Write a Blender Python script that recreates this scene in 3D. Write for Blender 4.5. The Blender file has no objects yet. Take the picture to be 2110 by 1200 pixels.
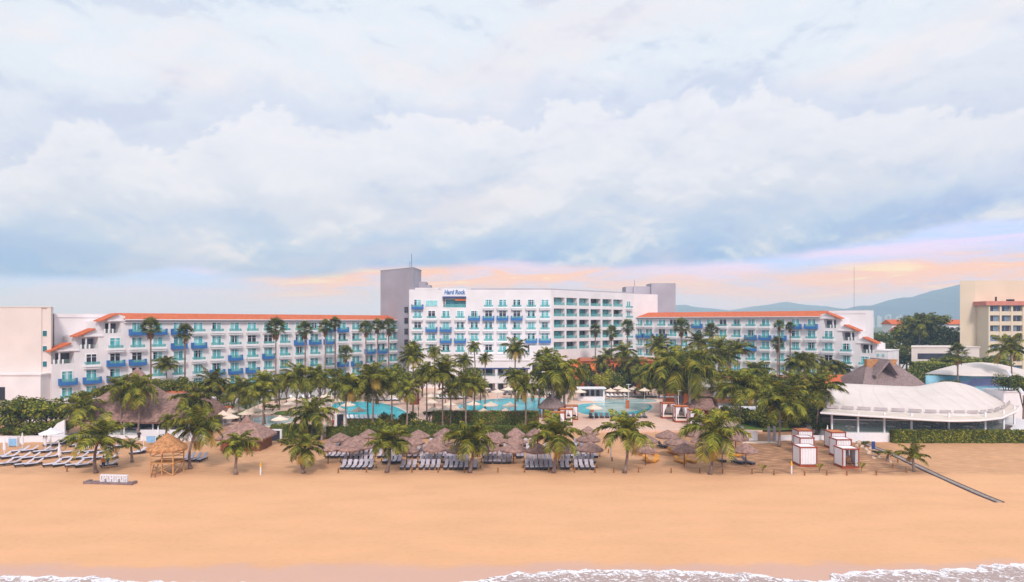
import bpy, math, random
from mathutils import Vector, Matrix
random.seed(7)
R = math.radians
C = bpy.context.scene.collection
CAMZ, F, CX, HY = 20.0, 1400.0, 1055.0, 662.0

# ---------- photo pixel -> world ----------
def W(px, py, z=0.0):
    Y = (CAMZ - z) * F / (py - HY)
    return Vector(((px - CX) * Y / F, Y, z))
def WZ(px, py, Y):
    return Vector(((px - CX) * Y / F, Y, CAMZ - (py - HY) * Y / F))

def lin(c):
    return tuple(((x / 255.0) / 12.92 if x / 255.0 <= 0.04045 else ((x / 255.0 + 0.055) / 1.055) ** 2.4) for x in c)

# ---------- materials ----------
MATS = {}
def nd(nt, t, **kw):
    n = nt.nodes.new(t)
    for k, v in kw.items():
        setattr(n, k, v)
    return n
def mat(name, col, rough=0.8, var=0.12, scale=1.5, bump=0.0, bscale=8.0, metal=0.0, col2=None, objvar=0.0, spec=0.3, wave=None, alpha=None, trans=0.0):
    if name in MATS: return MATS[name]
    m = bpy.data.materials.new(name); m.use_nodes = True; MATS[name] = m
    nt = m.node_tree; L = nt.links
    b = nt.nodes['Principled BSDF']
    b.inputs['Roughness'].default_value = rough
    b.inputs['Metallic'].default_value = metal
    b.inputs['Specular IOR Level'].default_value = spec
    if trans: b.inputs['Transmission Weight'].default_value = trans
    if alpha is not None: b.inputs['Alpha'].default_value = alpha
    tc = nd(nt, 'ShaderNodeNewGeometry')
    nz = nd(nt, 'ShaderNodeTexNoise'); nz.inputs['Scale'].default_value = scale; nz.inputs['Detail'].default_value = 6
    L.new(tc.outputs['Position'], nz.inputs['Vector'])
    rp = nd(nt, 'ShaderNodeValToRGB')
    c1 = tuple(max(0, x * (1 - var)) for x in col); c2 = col2 or tuple(min(1, x * (1 + var)) for x in col)
    rp.color_ramp.elements[0].position = 0.32; rp.color_ramp.elements[1].position = 0.68
    rp.color_ramp.elements[0].color = (*c1, 1); rp.color_ramp.elements[1].color = (*c2, 1)
    L.new(nz.outputs['Fac'], rp.inputs['Fac'])
    out = rp.outputs['Color']
    if objvar:
        oi = nd(nt, 'ShaderNodeObjectInfo'); hs = nd(nt, 'ShaderNodeHueSaturation')
        mr = nd(nt, 'ShaderNodeMapRange'); mr.inputs['To Min'].default_value = 1 - objvar; mr.inputs['To Max'].default_value = 1 + objvar
        L.new(oi.outputs['Random'], mr.inputs['Value']); L.new(mr.outputs['Result'], hs.inputs['Value']); L.new(out, hs.inputs['Color']); out = hs.outputs['Color']
    L.new(out, b.inputs['Base Color'])
    if bump or wave:
        bp = nd(nt, 'ShaderNodeBump'); bp.inputs['Strength'].default_value = bump or 0.5; bp.inputs['Distance'].default_value = 0.1
        if wave:
            tw = nd(nt, 'ShaderNodeTexCoord')
            wv = nd(nt, 'ShaderNodeTexWave'); wv.bands_direction = wave[0]; wv.inputs['Scale'].default_value = wave[1]; wv.inputs['Distortion'].default_value = wave[2]
            L.new(tw.outputs['Object'], wv.inputs['Vector']); L.new(wv.outputs['Fac'], bp.inputs['Height'])
        else:
            n2 = nd(nt, 'ShaderNodeTexNoise'); n2.inputs['Scale'].default_value = bscale; n2.inputs['Detail'].default_value = 5
            L.new(tc.outputs['Position'], n2.inputs['Vector']); L.new(n2.outputs['Fac'], bp.inputs['Height'])
        L.new(bp.outputs['Normal'], b.inputs['Normal'])
    return m

M = dict(
    white=mat('white_stucco', (0.785, 0.735, 0.745), 0.85, 0.06, 0.25, 0.15, 3),
    wshade=mat('white_trim', (0.86, 0.84, 0.86), 0.7, 0.03, 0.5),
    cream=mat('cream_stucco', (0.72, 0.62, 0.575), 0.85, 0.05, 0.2, 0.2, 2),
    beige=mat('beige_stucco', (0.74, 0.60, 0.46), 0.85, 0.05, 0.15, 0.2, 2),
    greyc=mat('grey_concrete', (0.40, 0.365, 0.41), 0.9, 0.09, 0.18, 0.2, 2),
    tile=mat('orange_tile', (0.68, 0.155, 0.055), 0.75, 0.16, 1.2, 0.6, wave=('X', 3.0, 0.3)),
    terra=mat('terracotta', (0.62, 0.17, 0.07), 0.8, 0.2, 1.0),
    orange=mat('orange_paint', (0.80, 0.20, 0.06), 0.8, 0.15, 0.5),
    pink=mat('pink_cornice', (0.62, 0.22, 0.17), 0.8, 0.1, 0.5),
    teal=mat('teal_glass', (0.08, 0.38, 0.41), 0.12, 0.35, 0.6, spec=0.6, objvar=0.25),
    teal2=mat('curtain_glass', (0.26, 0.55, 0.56), 0.2, 0.2, 0.7, spec=0.5, objvar=0.2),
    dark=mat('dark_glass', (0.03, 0.032, 0.05), 0.15, 0.4, 0.6, spec=0.6, objvar=0.3),
    rail=mat('green_rail_glass', (0.16, 0.46, 0.47), 0.08, 0.15, 0.7, spec=0.6, alpha=0.5),
    railc=mat('clear_rail_glass', (0.50, 0.68, 0.66), 0.08, 0.05, 0.7, spec=0.2, alpha=0.09),
    blue=mat('blue_paint', (0.035, 0.155, 0.42), 0.6, 0.08, 0.5),
    deepblue=mat('navy_paint', (0.03, 0.06, 0.22), 0.6, 0.08, 0.5),
    thatch=mat('palm_thatch', (0.31, 0.185, 0.155), 0.95, 0.35, 2.2, 0.9, 9, objvar=0.12),
    thatch2=mat('golden_thatch', (0.50, 0.235, 0.10), 0.95, 0.35, 3.0, 0.9, 10),
    thatch3=mat('purple_thatch', (0.26, 0.185, 0.18), 0.95, 0.25, 2.5, 0.8, 8),
    wood=mat('brown_wood', (0.20, 0.085, 0.04), 0.8, 0.3, 3),
    lwood=mat('bamboo_wood', (0.55, 0.30, 0.12), 0.8, 0.2, 3),
    ywood=mat('yellow_wood', (0.62, 0.27, 0.04), 0.7, 0.2, 2, objvar=0.1),
    redwood=mat('red_wood', (0.34, 0.065, 0.03), 0.6, 0.2, 3),
    rwood2=mat('orange_slats', (0.62, 0.24, 0.09), 0.7, 0.2, 3),
    charcoal=mat('charcoal_metal', (0.035, 0.03, 0.04), 0.6, 0.3, 2),
    greyfab=mat('grey_lounger_mesh', (0.46, 0.41, 0.46), 0.8, 0.12, 3, objvar=0.12),
    dgrey=mat('dark_grey_mesh', (0.14, 0.13, 0.15), 0.8, 0.2, 3, objvar=0.2),
    fab=mat('cream_canvas', (0.80, 0.64, 0.52), 0.85, 0.06, 1, objvar=0.06),
    wfab=mat('white_canvas', (0.82, 0.80, 0.84), 0.85, 0.04, 1),
    tent=mat('tent_membrane', (0.69, 0.60, 0.56), 0.6, 0.05, 0.35, 0.2, 1.2),
    trunk=mat('palm_bark', (0.24, 0.17, 0.145), 0.95, 0.3, 2.5, 0.6, 6, objvar=0.2),
    rtrunk=mat('pale_bark', (0.45, 0.42, 0.45), 0.9, 0.12, 2.0),
    bark=mat('tree_bark', (0.13, 0.09, 0.06), 0.95, 0.3, 2.5),
    lf1=mat('leaf_dark', (0.058, 0.078, 0.015), 0.75, 0.35, 0.6, spec=0.08, objvar=0.25),
    lf2=mat('leaf_mid', (0.17, 0.18, 0.022), 0.75, 0.3, 0.6, spec=0.08, objvar=0.25),
    lf3=mat('leaf_light', (0.34, 0.29, 0.035), 0.75, 0.25, 0.6, spec=0.08, objvar=0.2),
    lf4=mat('leaf_yellow', (0.34, 0.22, 0.04), 0.75, 0.2, 0.6, spec=0.08),
    fp1=mat('fan_dark', (0.075, 0.09, 0.03), 0.75, 0.3, 0.6, spec=0.08, objvar=0.2),
    fp2=mat('fan_mid', (0.21, 0.215, 0.065), 0.75, 0.3, 0.6, spec=0.08, objvar=0.2),
    deadf=mat('dead_frond', (0.26, 0.12, 0.05), 0.9, 0.3, 1.0),
    coco=mat('coconut_husk', (0.30, 0.12, 0.03), 0.7, 0.3, 5),
    hedg=mat('hedge_yellow', (0.26, 0.27, 0.03), 0.7, 0.3, 1),
    redleaf=mat('red_leaf', (0.24, 0.055, 0.03), 0.7, 0.3, 1),
    magenta=mat('magenta_petal', (0.38, 0.02, 0.16), 0.7, 0.3, 1),
    skin=mat('skin_tone', (0.42, 0.22, 0.14), 0.6, 0.05, 5),
    hair=mat('dark_hair', (0.02, 0.015, 0.012), 0.7, 0.1, 5),
    redc=mat('red_cloth', (0.45, 0.03, 0.03), 0.8, 0.1, 5),
    tealc=mat('teal_cloth', (0.02, 0.22, 0.30), 0.8, 0.1, 5),
    orangec=mat('orange_cloth', (0.65, 0.22, 0.03), 0.8, 0.1, 5),
    darkc=mat('dark_cloth', (0.02, 0.022, 0.035), 0.8, 0.1, 5),
    bluec=mat('light_blue_cloth', (0.25, 0.48, 0.75), 0.8, 0.1, 2),
    yellow=mat('yellow_paint', (0.85, 0.42, 0.02), 0.6, 0.05, 2),
    whitep=mat('white_paint', (0.80, 0.78, 0.82), 0.6, 0.04, 2),
    mural=mat('aqua_mural', (0.22, 0.60, 0.82), 0.7, 0.3, 0.25, col2=(0.38, 0.72, 0.88)),
    mpink=mat('pink_mural', (0.62, 0.03, 0.16), 0.7, 0.1, 1),
    rock=mat('pale_rock', (0.62, 0.48, 0.37), 0.9, 0.25, 2.5, 0.8, 4),
    mat_strip=mat('dark_mat', (0.10, 0.075, 0.09), 0.9, 0.3, 2),
    greymat=mat('grey_mat', (0.34, 0.27, 0.23), 0.9, 0.2, 2),
    city=mat('far_tower', (0.35, 0.40, 0.48), 0.9, 0.1, 0.02),
)

# ---------- mesh builder ----------
class MB:
    def __init__(s): s.v = []; s.f = []; s.m = []
    def face(s, pts, mi=0):
        n = len(s.v); s.v += [tuple(p) for p in pts]; s.f.append(tuple(range(n, n + len(pts)))); s.m.append(mi)
    def idx(s, vs, fs, mi=0):
        n = len(s.v); s.v += [tuple(p) for p in vs]
        for f in fs: s.f.append(tuple(i + n for i in f)); s.m.append(mi)
    def box(s, x0, x1, y0, y1, z0, z1, mi=0, mt=None):
        vs = [Vector(p) for p in ((x0, y0, z0), (x1, y0, z0), (x1, y1, z0), (x0, y1, z0), (x0, y0, z1), (x1, y0, z1), (x1, y1, z1), (x0, y1, z1))]
        if mt: vs = [mt @ p for p in vs]
        s.idx(vs, [(0, 3, 2, 1), (4, 5, 6, 7), (0, 1, 5, 4), (1, 2, 6, 5), (2, 3, 7, 6), (3, 0, 4, 7)], mi)
        return s
    def prism(s, poly, z0, z1, mi=0):
        n = len(poly); vs = [(p[0], p[1], z0) for p in poly] + [(p[0], p[1], z1) for p in poly]
        fs = [tuple(range(n - 1, -1, -1)), tuple(range(n, 2 * n))] + [(i, (i + 1) % n, n + (i + 1) % n, n + i) for i in range(n)]
        s.idx(vs, fs, mi); return s
    def xprism(s, poly, x0, x1, mi=0):      # poly in (y,z), swept in x
        n = len(poly); vs = [(x0, p[0], p[1]) for p in poly] + [(x1, p[0], p[1]) for p in poly]
        fs = [tuple(range(n - 1, -1, -1)), tuple(range(n, 2 * n))] + [(i, (i + 1) % n, n + (i + 1) % n, n + i) for i in range(n)]
        s.idx(vs, fs, mi); return s
    def yprism(s, poly, y0, y1, mi=0):      # poly in (x,z), swept in y
        n = len(poly); vs = [(p[0], y0, p[1]) for p in poly] + [(p[0], y1, p[1]) for p in poly]
        fs = [tuple(range(n)), tuple(range(2 * n - 1, n - 1, -1))] + [(i, n + i, n + (i + 1) % n, (i + 1) % n) for i in range(n)]
        s.idx(vs, fs, mi); return s
    def tube(s, pts, rad, n=6, mi=0):
        pts = [Vector(p) for p in pts]; k = len(pts)
        if not isinstance(rad, (list, tuple)): rad = [rad] * k
        vs = []
        for i, p in enumerate(pts):
            d = (pts[min(i + 1, k - 1)] - pts[max(i - 1, 0)]).normalized()
            a = d.cross(Vector((0, 1, 0)) if abs(d.y) < 0.9 else Vector((1, 0, 0))).normalized(); b = d.cross(a)
            for j in range(n):
                t = 2 * math.pi * j / n; vs.append(p + (a * math.cos(t) + b * math.sin(t)) * rad[i])
        fs = [(i * n + j, i * n + (j + 1) % n, (i + 1) * n + (j + 1) % n, (i + 1) * n + j) for i in range(k - 1) for j in range(n)]
        fs += [tuple(range(n - 1, -1, -1)), tuple(range((k - 1) * n, k * n))]
        s.idx(vs, fs, mi); return s
    def lathe(s, prof, n=12, c=(0, 0), mi=0, jit=0.0, sx=1, sy=1):
        vs = []; k = len(prof)
        for (r, z) in prof:
            for j in range(n):
                t = 2 * math.pi * j / n; rr = r * (1 + random.uniform(-jit, jit)); zz = z + random.uniform(-jit, jit) * (0.8 if r > 0.01 else 0)
                vs.append((c[0] + rr * math.cos(t) * sx, c[1] + rr * math.sin(t) * sy, zz))
        fs = [(i * n + j, i * n + (j + 1) % n, (i + 1) * n + (j + 1) % n, (i + 1) * n + j) for i in range(k - 1) for j in range(n)]
        fs += [tuple(range(n - 1, -1, -1)), tuple(range((k - 1) * n, k * n))]
        s.idx(vs, fs, mi); return s
    def mesh(s, name, mats, smooth=False):
        me = bpy.data.meshes.new(name); me.from_pydata(s.v, [], s.f)
        for m in (mats if isinstance(mats, (list, tuple)) else [mats]): me.materials.append(m)
        me.polygons.foreach_set('material_index', s.m)
        if smooth: me.polygons.foreach_set('use_smooth', [True] * len(s.f))
        me.update(); return me
    def build(s, name, mats, parent=None, smooth=False):
        return ob(name, s.mesh(name, mats, smooth), parent)
def ob(name, me, parent=None, loc=(0, 0, 0), rz=0.0, sc=None):
    o = bpy.data.objects.new(name, me); C.objects.link(o)
    o.parent = parent; o.location = loc; o.rotation_euler = (0, 0, rz)
    if sc is not None: o.scale = sc if isinstance(sc, (tuple, list)) else (sc, sc, sc)
    return o
def tag(o, label=None, cat=None, group=None, kind=None):
    if label: o['label'] = label
    if cat: o['category'] = cat
    if group: o['group'] = group
    if kind: o['kind'] = kind
    return o
def thing(name, label, cat, loc=(0, 0, 0), rz=0.0, group=None):
    return tag(ob(name, None, None, loc, rz), label, cat, group)
def copy_tree(o, parent=None):
    c = o.copy(); C.objects.link(c); c.parent = parent
    for ch in list(o.children): copy_tree(ch, c)
    return c
ORD = ['leftmost', 'second', 'third', 'fourth', 'fifth', 'sixth', 'seventh', 'eighth', 'ninth', 'tenth', 'eleventh', 'twelfth', 'thirteenth', 'fourteenth', 'fifteenth', 'sixteenth', 'seventeenth', 'eighteenth', 'nineteenth', 'twentieth']
def ordn(i, n):
    if i == 0: return 'leftmost'
    if i == n - 1: return 'rightmost'
    if i <= n / 2 or n < 4: return ORD[i] + ' from left'
    j = n - 1 - i
    return ORD[j] + ' from right'
def structure(name, mb, mats, smooth=False):
    return tag(mb.build(name, mats, None, smooth), kind='structure')

# ---------- camera, sun ----------
sc = bpy.context.scene
cam = bpy.data.cameras.new('camera'); co = bpy.data.objects.new('camera', cam); C.objects.link(co); sc.camera = co
cam.sensor_width = 36; cam.lens = 36 * F / 2110; cam.shift_y = 62 / 2110.0
co.location = (0, 0, CAMZ); co.rotation_euler = (R(90), 0, 0); cam.clip_end = 40000; cam.clip_start = 0.5
sun = bpy.data.lights.new('sun', 'SUN'); so = bpy.data.objects.new('sun', sun); C.objects.link(so)
sun.energy = 2.45; sun.angle = R(10); sun.color = (1.0, 0.93, 0.90)
SD = Vector((-0.13, 0.72, -0.66)).normalized()
so.rotation_euler = SD.to_track_quat('-Z', 'Y').to_euler()
sc.view_settings.view_transform = 'Standard'; sc.view_settings.look = 'None'; sc.view_settings.gamma = 1; sc.view_settings.exposure = 0.1

# ---------- world ----------
w = bpy.data.worlds.new('World'); sc.world = w; w.use_nodes = True
nt = w.node_tree; L = nt.links; bg = nt.nodes['Background']
def mth(op, a, b=None, c=None, clamp=False):
    n = nd(nt, 'ShaderNodeMath', operation=op); n.use_clamp = clamp
    for i, x in enumerate((a, b, c)):
        if x is None: continue
        if isinstance(x, (int, float)): n.inputs[i].default_value = x
        else: L.new(x, n.inputs[i])
    return n.outputs[0]
def mr(v, a, b, c=0.0, d=1.0, st='SMOOTHSTEP'):
    n = nd(nt, 'ShaderNodeMapRange', interpolation_type=st)
    L.new(v, n.inputs['Value']); n.inputs['From Min'].default_value = a; n.inputs['From Max'].default_value = b
    n.inputs['To Min'].default_value = c; n.inputs['To Max'].default_value = d
    return n.outputs['Result']
def mixc(f, a, b, bt='MIX'):
    n = nd(nt, 'ShaderNodeMix', data_type='RGBA', blend_type=bt)
    for i, x in ((0, f), (6, a), (7, b)):
        if isinstance(x, (int, float)): n.inputs[i].default_value = x
        elif isinstance(x, tuple): n.inputs[i].default_value = (*x, 1)
        else: L.new(x, n.inputs[i])
    return n.outputs[2]
def curve(v, pts, s):      # pts (px, value)
    n = nd(nt, 'ShaderNodeFloatCurve'); cv = n.mapping.curves[0]
    P = [((math.atan((p - CX) / F) + 1.0) / 2.0, q / s) for p, q in pts]
    while len(cv.points) < len(P): cv.points.new(0.5, 0.5)
    for i, (a, b) in enumerate(P): cv.points[i].location = (a, b)
    n.mapping.update(); L.new(v, n.inputs['Value']); return mth('MULTIPLY', n.outputs[0], s)
tc = nd(nt, 'ShaderNodeTexCoord'); sp = nd(nt, 'ShaderNodeSeparateXYZ'); L.new(tc.outputs['Generated'], sp.inputs[0])
X, Y_, Z_ = sp.outputs
az = mth('ARCTAN2', X, Y_)
hz = mth('SQRT', mth('ADD', mth('MULTIPLY', X, X), mth('MULTIPLY', Y_, Y_)))
el = mth('DIVIDE', Z_, mth('MAXIMUM', hz, 0.02))
azn = mth('DIVIDE', mth('ADD', az, 1.0), 2.0, clamp=True)
def noise(sx, sy, scale, detail=7, dist=0.0, ox=0.0, oy=0.0, rough=0.55):
    cb = nd(nt, 'ShaderNodeCombineXYZ'); L.new(mth('MULTIPLY_ADD', az, sx, ox), cb.inputs[0]); L.new(mth('MULTIPLY_ADD', el, sy, oy), cb.inputs[1])
    n = nd(nt, 'ShaderNodeTexNoise'); n.inputs['Scale'].default_value = scale; n.inputs['Detail'].default_value = detail
    n.inputs['Distortion'].default_value = dist; n.inputs['Roughness'].default_value = rough; L.new(cb.outputs[0], n.inputs['Vector']); return n.outputs['Fac']
def T(px, py): return (HY - py) / F * math.cos(math.atan((px - CX) / F))
edge_px = [(-400, 575), (0, 574), (200, 575), (300, 565), (390, 553), (450, 566), (560, 572), (700, 567), (780, 556), (950, 550), (1040, 541), (1130, 549), (1300, 551), (1450, 545), (1600, 531), (1750, 512), (1850, 495), (1950, 470), (2110, 458), (2600, 420)]
edge = curve(azn, [(p, T(p, y)) for p, y in edge_px], 0.3)
nw = noise(1, 3.0, 9, 6, 0.3)
h = mth('SUBTRACT', el, edge); h = mth('ADD', h, mth('MULTIPLY', mth('SUBTRACT', nw, 0.5), 0.012))
big = noise(1, 1.7, 2.3, 6, 0.6, 3.1, 1.7); bigu = noise(1, 1.7, 2.3, 6, 0.6, 3.1, 1.7 + 0.10)
mid = noise(1, 1.7, 5.0, 9, 0.35, 7.7, 0.4, 0.6); midu = noise(1, 1.7, 5.0, 9, 0.35, 7.7, 0.4 + 0.04, 0.6)
fin_ = noise(1, 1.5, 15, 8, 0.4, 2.7, 3.4, 0.62); finu = noise(1, 1.5, 15, 8, 0.4, 2.7, 3.4 + 0.015, 0.62)
relief = mth('ADD', mth('MULTIPLY', mth('SUBTRACT', big, bigu), 1.7), mth('MULTIPLY', mth('SUBTRACT', mid, midu), 1.5))
relief = mth('ADD', relief, mth('MULTIPLY', mth('SUBTRACT', fin_, finu), 0.8))
hh = mth('ADD', h, mth('MULTIPLY', mth('SUBTRACT', big, 0.5), 0.13))
hh = mth('ADD', hh, mth('MULTIPLY', relief, 0.10))
cr = nd(nt, 'ShaderNodeValToRGB'); e = cr.color_ramp.elements
stops = [(0.0, (104, 142, 222)), (0.08, (138, 170, 228)), (0.17, (182, 202, 233)), (0.25, (198, 210, 235)), (0.32, (208, 216, 234)), (0.52, (222, 227, 240)), (0.8, (224, 231, 244)), (1.0, (227, 236, 247))]
e[0].position = 0; e[0].color = (*lin(stops[0][1]), 1); e[1].position = 1; e[1].color = (*lin(stops[-1][1]), 1)
for p, c in stops[1:-1]:
    q = e.new(p); q.color = (*lin(c), 1)
L.new(mr(hh, -0.02, 0.30, 0, 1, 'LINEAR'), cr.inputs['Fac'])
up = cr.outputs['Color']
lift = mr(relief, 0.02, 0.30); sink = mr(relief, -0.03, -0.30)
up = mixc(mth('MULTIPLY', lift, 0.55), up, lin((240, 240, 247)))
up = mixc(mth('MULTIPLY', sink, 0.5), up, lin((188, 202, 230)))
warm = noise(1, 2.2, 3.0, 4, 0.3, 11.0, 5.0)
up = mixc(mth('MULTIPLY', mr(warm, 0.50, 0.68), 0.38), up, lin((244, 231, 233)))
cedge = curve(azn, [(p, T(p, y)) for p, y in [(-400, 340), (0, 330), (300, 300), (560, 270), (790, 270), (1000, 240), (1120, 215), (1200, 250), (1420, 240), (1600, 240), (2110, 300), (2600, 340)]], 0.5)
bl1 = noise(1, 1.1, 4.0, 9, 0.25, 4.4, 6.1, 0.62)
hc = mth('ADD', mth('SUBTRACT', cedge, el), mth('MULTIPLY', mth('SUBTRACT', bl1, 0.5), 0.42))
cf = mth('MULTIPLY', mr(hc, 0.0, 0.016), mr(hc, 0.12, 0.0))
up = mixc(mth('MULTIPLY', mr(hc, -0.07, -0.004), mth('SUBTRACT', 0.45, mth('MULTIPLY', mr(hc, 0.0, 0.014), 0.45))), up, lin((203, 213, 238)))
up = mixc(mth('MULTIPLY', cf, 0.6), up, lin((242, 241, 248)))
# below the cloud deck
lowc = noise(1, 7.0, 4.0, 7, 0.5, 2.0, 9.0)
low = mixc(mr(lowc, 0.38, 0.62), lin((178, 208, 244)), lin((224, 212, 230)))
hor = mr(el, 0.0, 0.055)
low = mixc(mth('SUBTRACT', 1.0, hor), low, lin((206, 214, 235)))
gc = curve(azn, [(p, T(p, y)) for p, y in [(-400, 600), (400, 590), (700, 585), (1000, 572), (1250, 577), (1450, 592), (1650, 590), (1850, 572), (2110, 548), (2600, 520)]], 0.3)
ga = curve(azn, [(-400, 0), (380, 0.0), (520, 0.35), (640, 0.8), (800, 1), (1100, 1), (1250, 0.75), (1400, 0.7), (1600, 0.8), (1800, 1), (2110, 1), (2600, 0.7)], 1.0)
gn = noise(1, 8.0, 7.0, 8, 0.6, 5.0, 2.0)
gd = mth('ABSOLUTE', mth('SUBTRACT', el, gc))
gf = mth('MULTIPLY', mr(gd, 0.034, 0.006), ga)
gf = mth('MULTIPLY', gf, mr(gn, 0.36, 0.60, 0.25, 1.0))
low = mixc(mth('MINIMUM', mth('MULTIPLY', gf, 1.15), 1.0), low, lin((255, 186, 84)))
low = mixc(mth('MULTIPLY', gf, mr(gn, 0.56, 0.68)), low, lin((255, 232, 130)))
low = mixc(1.0, low, (1.20, 1.12, 1.48), 'MULTIPLY')
cov = mr(h, -0.006, 0.010)
cloud = mixc(cov, low, up)
cloud = mixc(mr(el, -0.02, -0.002), lin((170, 190, 215)), cloud)
sky = nd(nt, 'ShaderNodeTexSky'); sky.sky_type = 'NISHITA'; sky.sun_disc = False
sky.sun_elevation = math.asin(-SD.z); sky.sun_rotation = math.atan2(-SD.x, -SD.y)
boost = mixc(1.0, cloud, (10.0, 10.0, 10.0), 'MULTIPLY')
fin = mixc(0.97, sky.outputs['Color'], boost)
L.new(fin, bg.inputs['Color']); bg.inputs['Strength'].default_value = 0.1
HAZE = True
# ---------- ground, sand, sea, deck, hills ----------
from mathutils import noise as mn
g = MB(); g.face([(-6500, -70, -0.35), (6500, -70, -0.35), (6500, 6000, -0.35), (-6500, 6000, -0.35)])
structure('ground', g, mat('dry_ground', (0.10, 0.12, 0.05), 0.95, 0.4, 0.02))

def sand_mat():
    m = bpy.data.materials.new('beach_sand'); m.use_nodes = True; t = m.node_tree; l = t.links; b = t.nodes['Principled BSDF']
    b.inputs['Specular IOR Level'].default_value = 0.2
    def n(ty, **k): return nd(t, ty, **k)
    ge = n('ShaderNodeNewGeometry'); s = n('ShaderNodeSeparateXYZ'); l.new(ge.outputs['Position'], s.inputs[0])
    def nz(scale, det, sx=1, sy=1):
        mp = n('ShaderNodeMapping'); mp.inputs['Scale'].default_value = (sx, sy, 1); l.new(ge.outputs['Position'], mp.inputs[0])
        q = n('ShaderNodeTexNoise'); q.inputs['Scale'].default_value = scale; q.inputs['Detail'].default_value = det; l.new(mp.outputs[0], q.inputs['Vector']); return q.outputs['Fac']
    def ma(op, a, b_=None, c=None):
        q = n('ShaderNodeMath', operation=op)
        for i, x in enumerate((a, b_, c)):
            if x is None: continue
            if isinstance(x, (int, float)): q.inputs[i].default_value = x
            else: l.new(x, q.inputs[i])
        return q.outputs[0]
    def rg(v, a, c, lo=0., hi=1.):
        q = n('ShaderNodeMapRange', interpolation_type='SMOOTHSTEP'); l.new(v, q.inputs['Value'])
        for k, x in (('From Min', a), ('From Max', c), ('To Min', lo), ('To Max', hi)): q.inputs[k].default_value = x
        return q.outputs['Result']
    def mx(f, a, c):
        q = n('ShaderNodeMix', data_type='RGBA')
        for i, x in ((0, f), (6, a), (7, c)):
            if isinstance(x, (int, float)): q.inputs[i].default_value = x
            elif isinstance(x, tuple): q.inputs[i].default_value = (*x, 1)
            else: l.new(x, q.inputs[i])
        return q.outputs[2]
    a = nz(0.12, 6, 1, 2.2); bfine = nz(1.6, 6, 1, 1.5); tracks = nz(0.9, 7, 0.6, 2.4); lump = nz(0.35, 5, 0.6, 1.6)
    col = mx(rg(a, 0.3, 0.7), SAND[0], SAND[1])
    col = mx(ma('MULTIPLY', rg(bfine, 0.45, 0.72), 0.2), col, (0.50, 0.27, 0.15))
    # trodden, browner sand behind the rope line
    yy = ma('ADD', s.outputs['Y'], ma('MULTIPLY', ma('SUBTRACT', lump, 0.5), 2.2))
    back = rg(yy, 87.2, 90.0)
    xr = ma('MULTIPLY', rg(s.outputs['X'], 22.0, 34.0), rg(ma('MULTIPLY_ADD', s.outputs['Y'], -0.24, s.outputs['X']), 36.0, 29.5))
    brown = ma('MULTIPLY', back, ma('MULTIPLY_ADD', xr, 0.55, 0.36))
    brown = ma('MULTIPLY', brown, rg(tracks, 0.30, 0.62, 0.35, 1.15))
    col = mx(brown, col, (0.30, 0.155, 0.085))
    # wet band near the water
    wy = ma('ADD', s.outputs['Y'], ma('MULTIPLY', ma('SUBTRACT', nz(0.22, 5, 1, 1), 0.5), 4.5))
    wy = ma('ADD', wy, ma('MULTIPLY', s.outputs['X'], -0.012))
    wet = rg(wy, 57.0, 54.6)
    col = mx(ma('MULTIPLY', wet, ma('MULTIPLY_ADD', bfine, 0.5, 0.55)), col, (0.60, 0.37, 0.30))
    l.new(col, b.inputs['Base Color'])
    l.new(ma('MULTIPLY_ADD', wet, -0.45, 0.9), b.inputs['Roughness'])
    bp = n('ShaderNodeBump'); bp.inputs['Distance'].default_value = 0.12
    l.new(ma('MULTIPLY_ADD', back, 0.55, 0.12), bp.inputs['Strength']); l.new(tracks, bp.inputs['Height']); l.new(bp.outputs[0], b.inputs['Normal'])
    return m
SAND = ((0.70, 0.385, 0.205), (0.765, 0.42, 0.225))
def sandz(x, y):
    z = 0.05 * mn.noise(Vector((x * 0.12, y * 0.2, 0)))
    k = max(0, min(1, (y - 88) / 4))
    return z + k * (0.10 * mn.noise(Vector((x * 0.45, y * 0.7, 3))) + 0.05 * mn.noise(Vector((x * 1.3, y * 1.6, 5))))
s = MB(); nx, ny = 300, 150; x0, x1, y0, y1 = -130, 130, 20, 150
def ys(j): return y0 + (y1 - y0) * (j / ny)
s.v = [(x0 + (x1 - x0) * i / nx, ys(j), sandz(x0 + (x1 - x0) * i / nx, ys(j))) for j in range(ny + 1) for i in range(nx + 1)]
s.f = [(j * (nx + 1) + i, j * (nx + 1) + i + 1, (j + 1) * (nx + 1) + i + 1, (j + 1) * (nx + 1) + i) for j in range(ny) for i in range(nx)]
s.m = [0] * len(s.f)
structure('sand', s, sand_mat(), True)

# sea with foam
def sea_edge(x):
    pts = [(-60, 53.4), (-40, 53.3), (-32, 53.0), (-29.5, 52.2), (-25, 52.0), (-17, 51.6), (-5, 51.4), (-2.5, 52.5), (0.2, 53.9), (5.5, 54.6), (13, 54.5), (18.7, 53.8), (22.3, 52.4), (24, 52.0), (25.6, 53.9), (30, 54.6), (34, 54.6), (37, 55.0), (40.5, 56.0), (60, 57)]
    for (a, ya), (b, yb) in zip(pts, pts[1:]):
        if a <= x <= b:
            t = (x - a) / (b - a); t = t * t * (3 - 2 * t); y = ya + (yb - ya) * t; break
    else: y = 53.6
    return y + 0.55 * mn.noise(Vector((x * 0.9, 0, 0))) + 0.22 * mn.noise(Vector((x * 3.1, 0, 4)))
se = MB(); ds = [0, 0.15, 0.35, 0.7, 1.2, 2, 3.5, 6, 10, 20, 50, 120, 300]; xs = [-400, -200, -100, -60] + [-60 + i * 0.12 for i in range(1, 1001)] + [61, 100, 200, 400]
vd = []
for x in xs:
    ye = sea_edge(x)
    for d in ds: se.v.append((x, ye - d, 0.075 if d > 0 else 0.03)); vd.append(d)
nn = len(ds)
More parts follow.
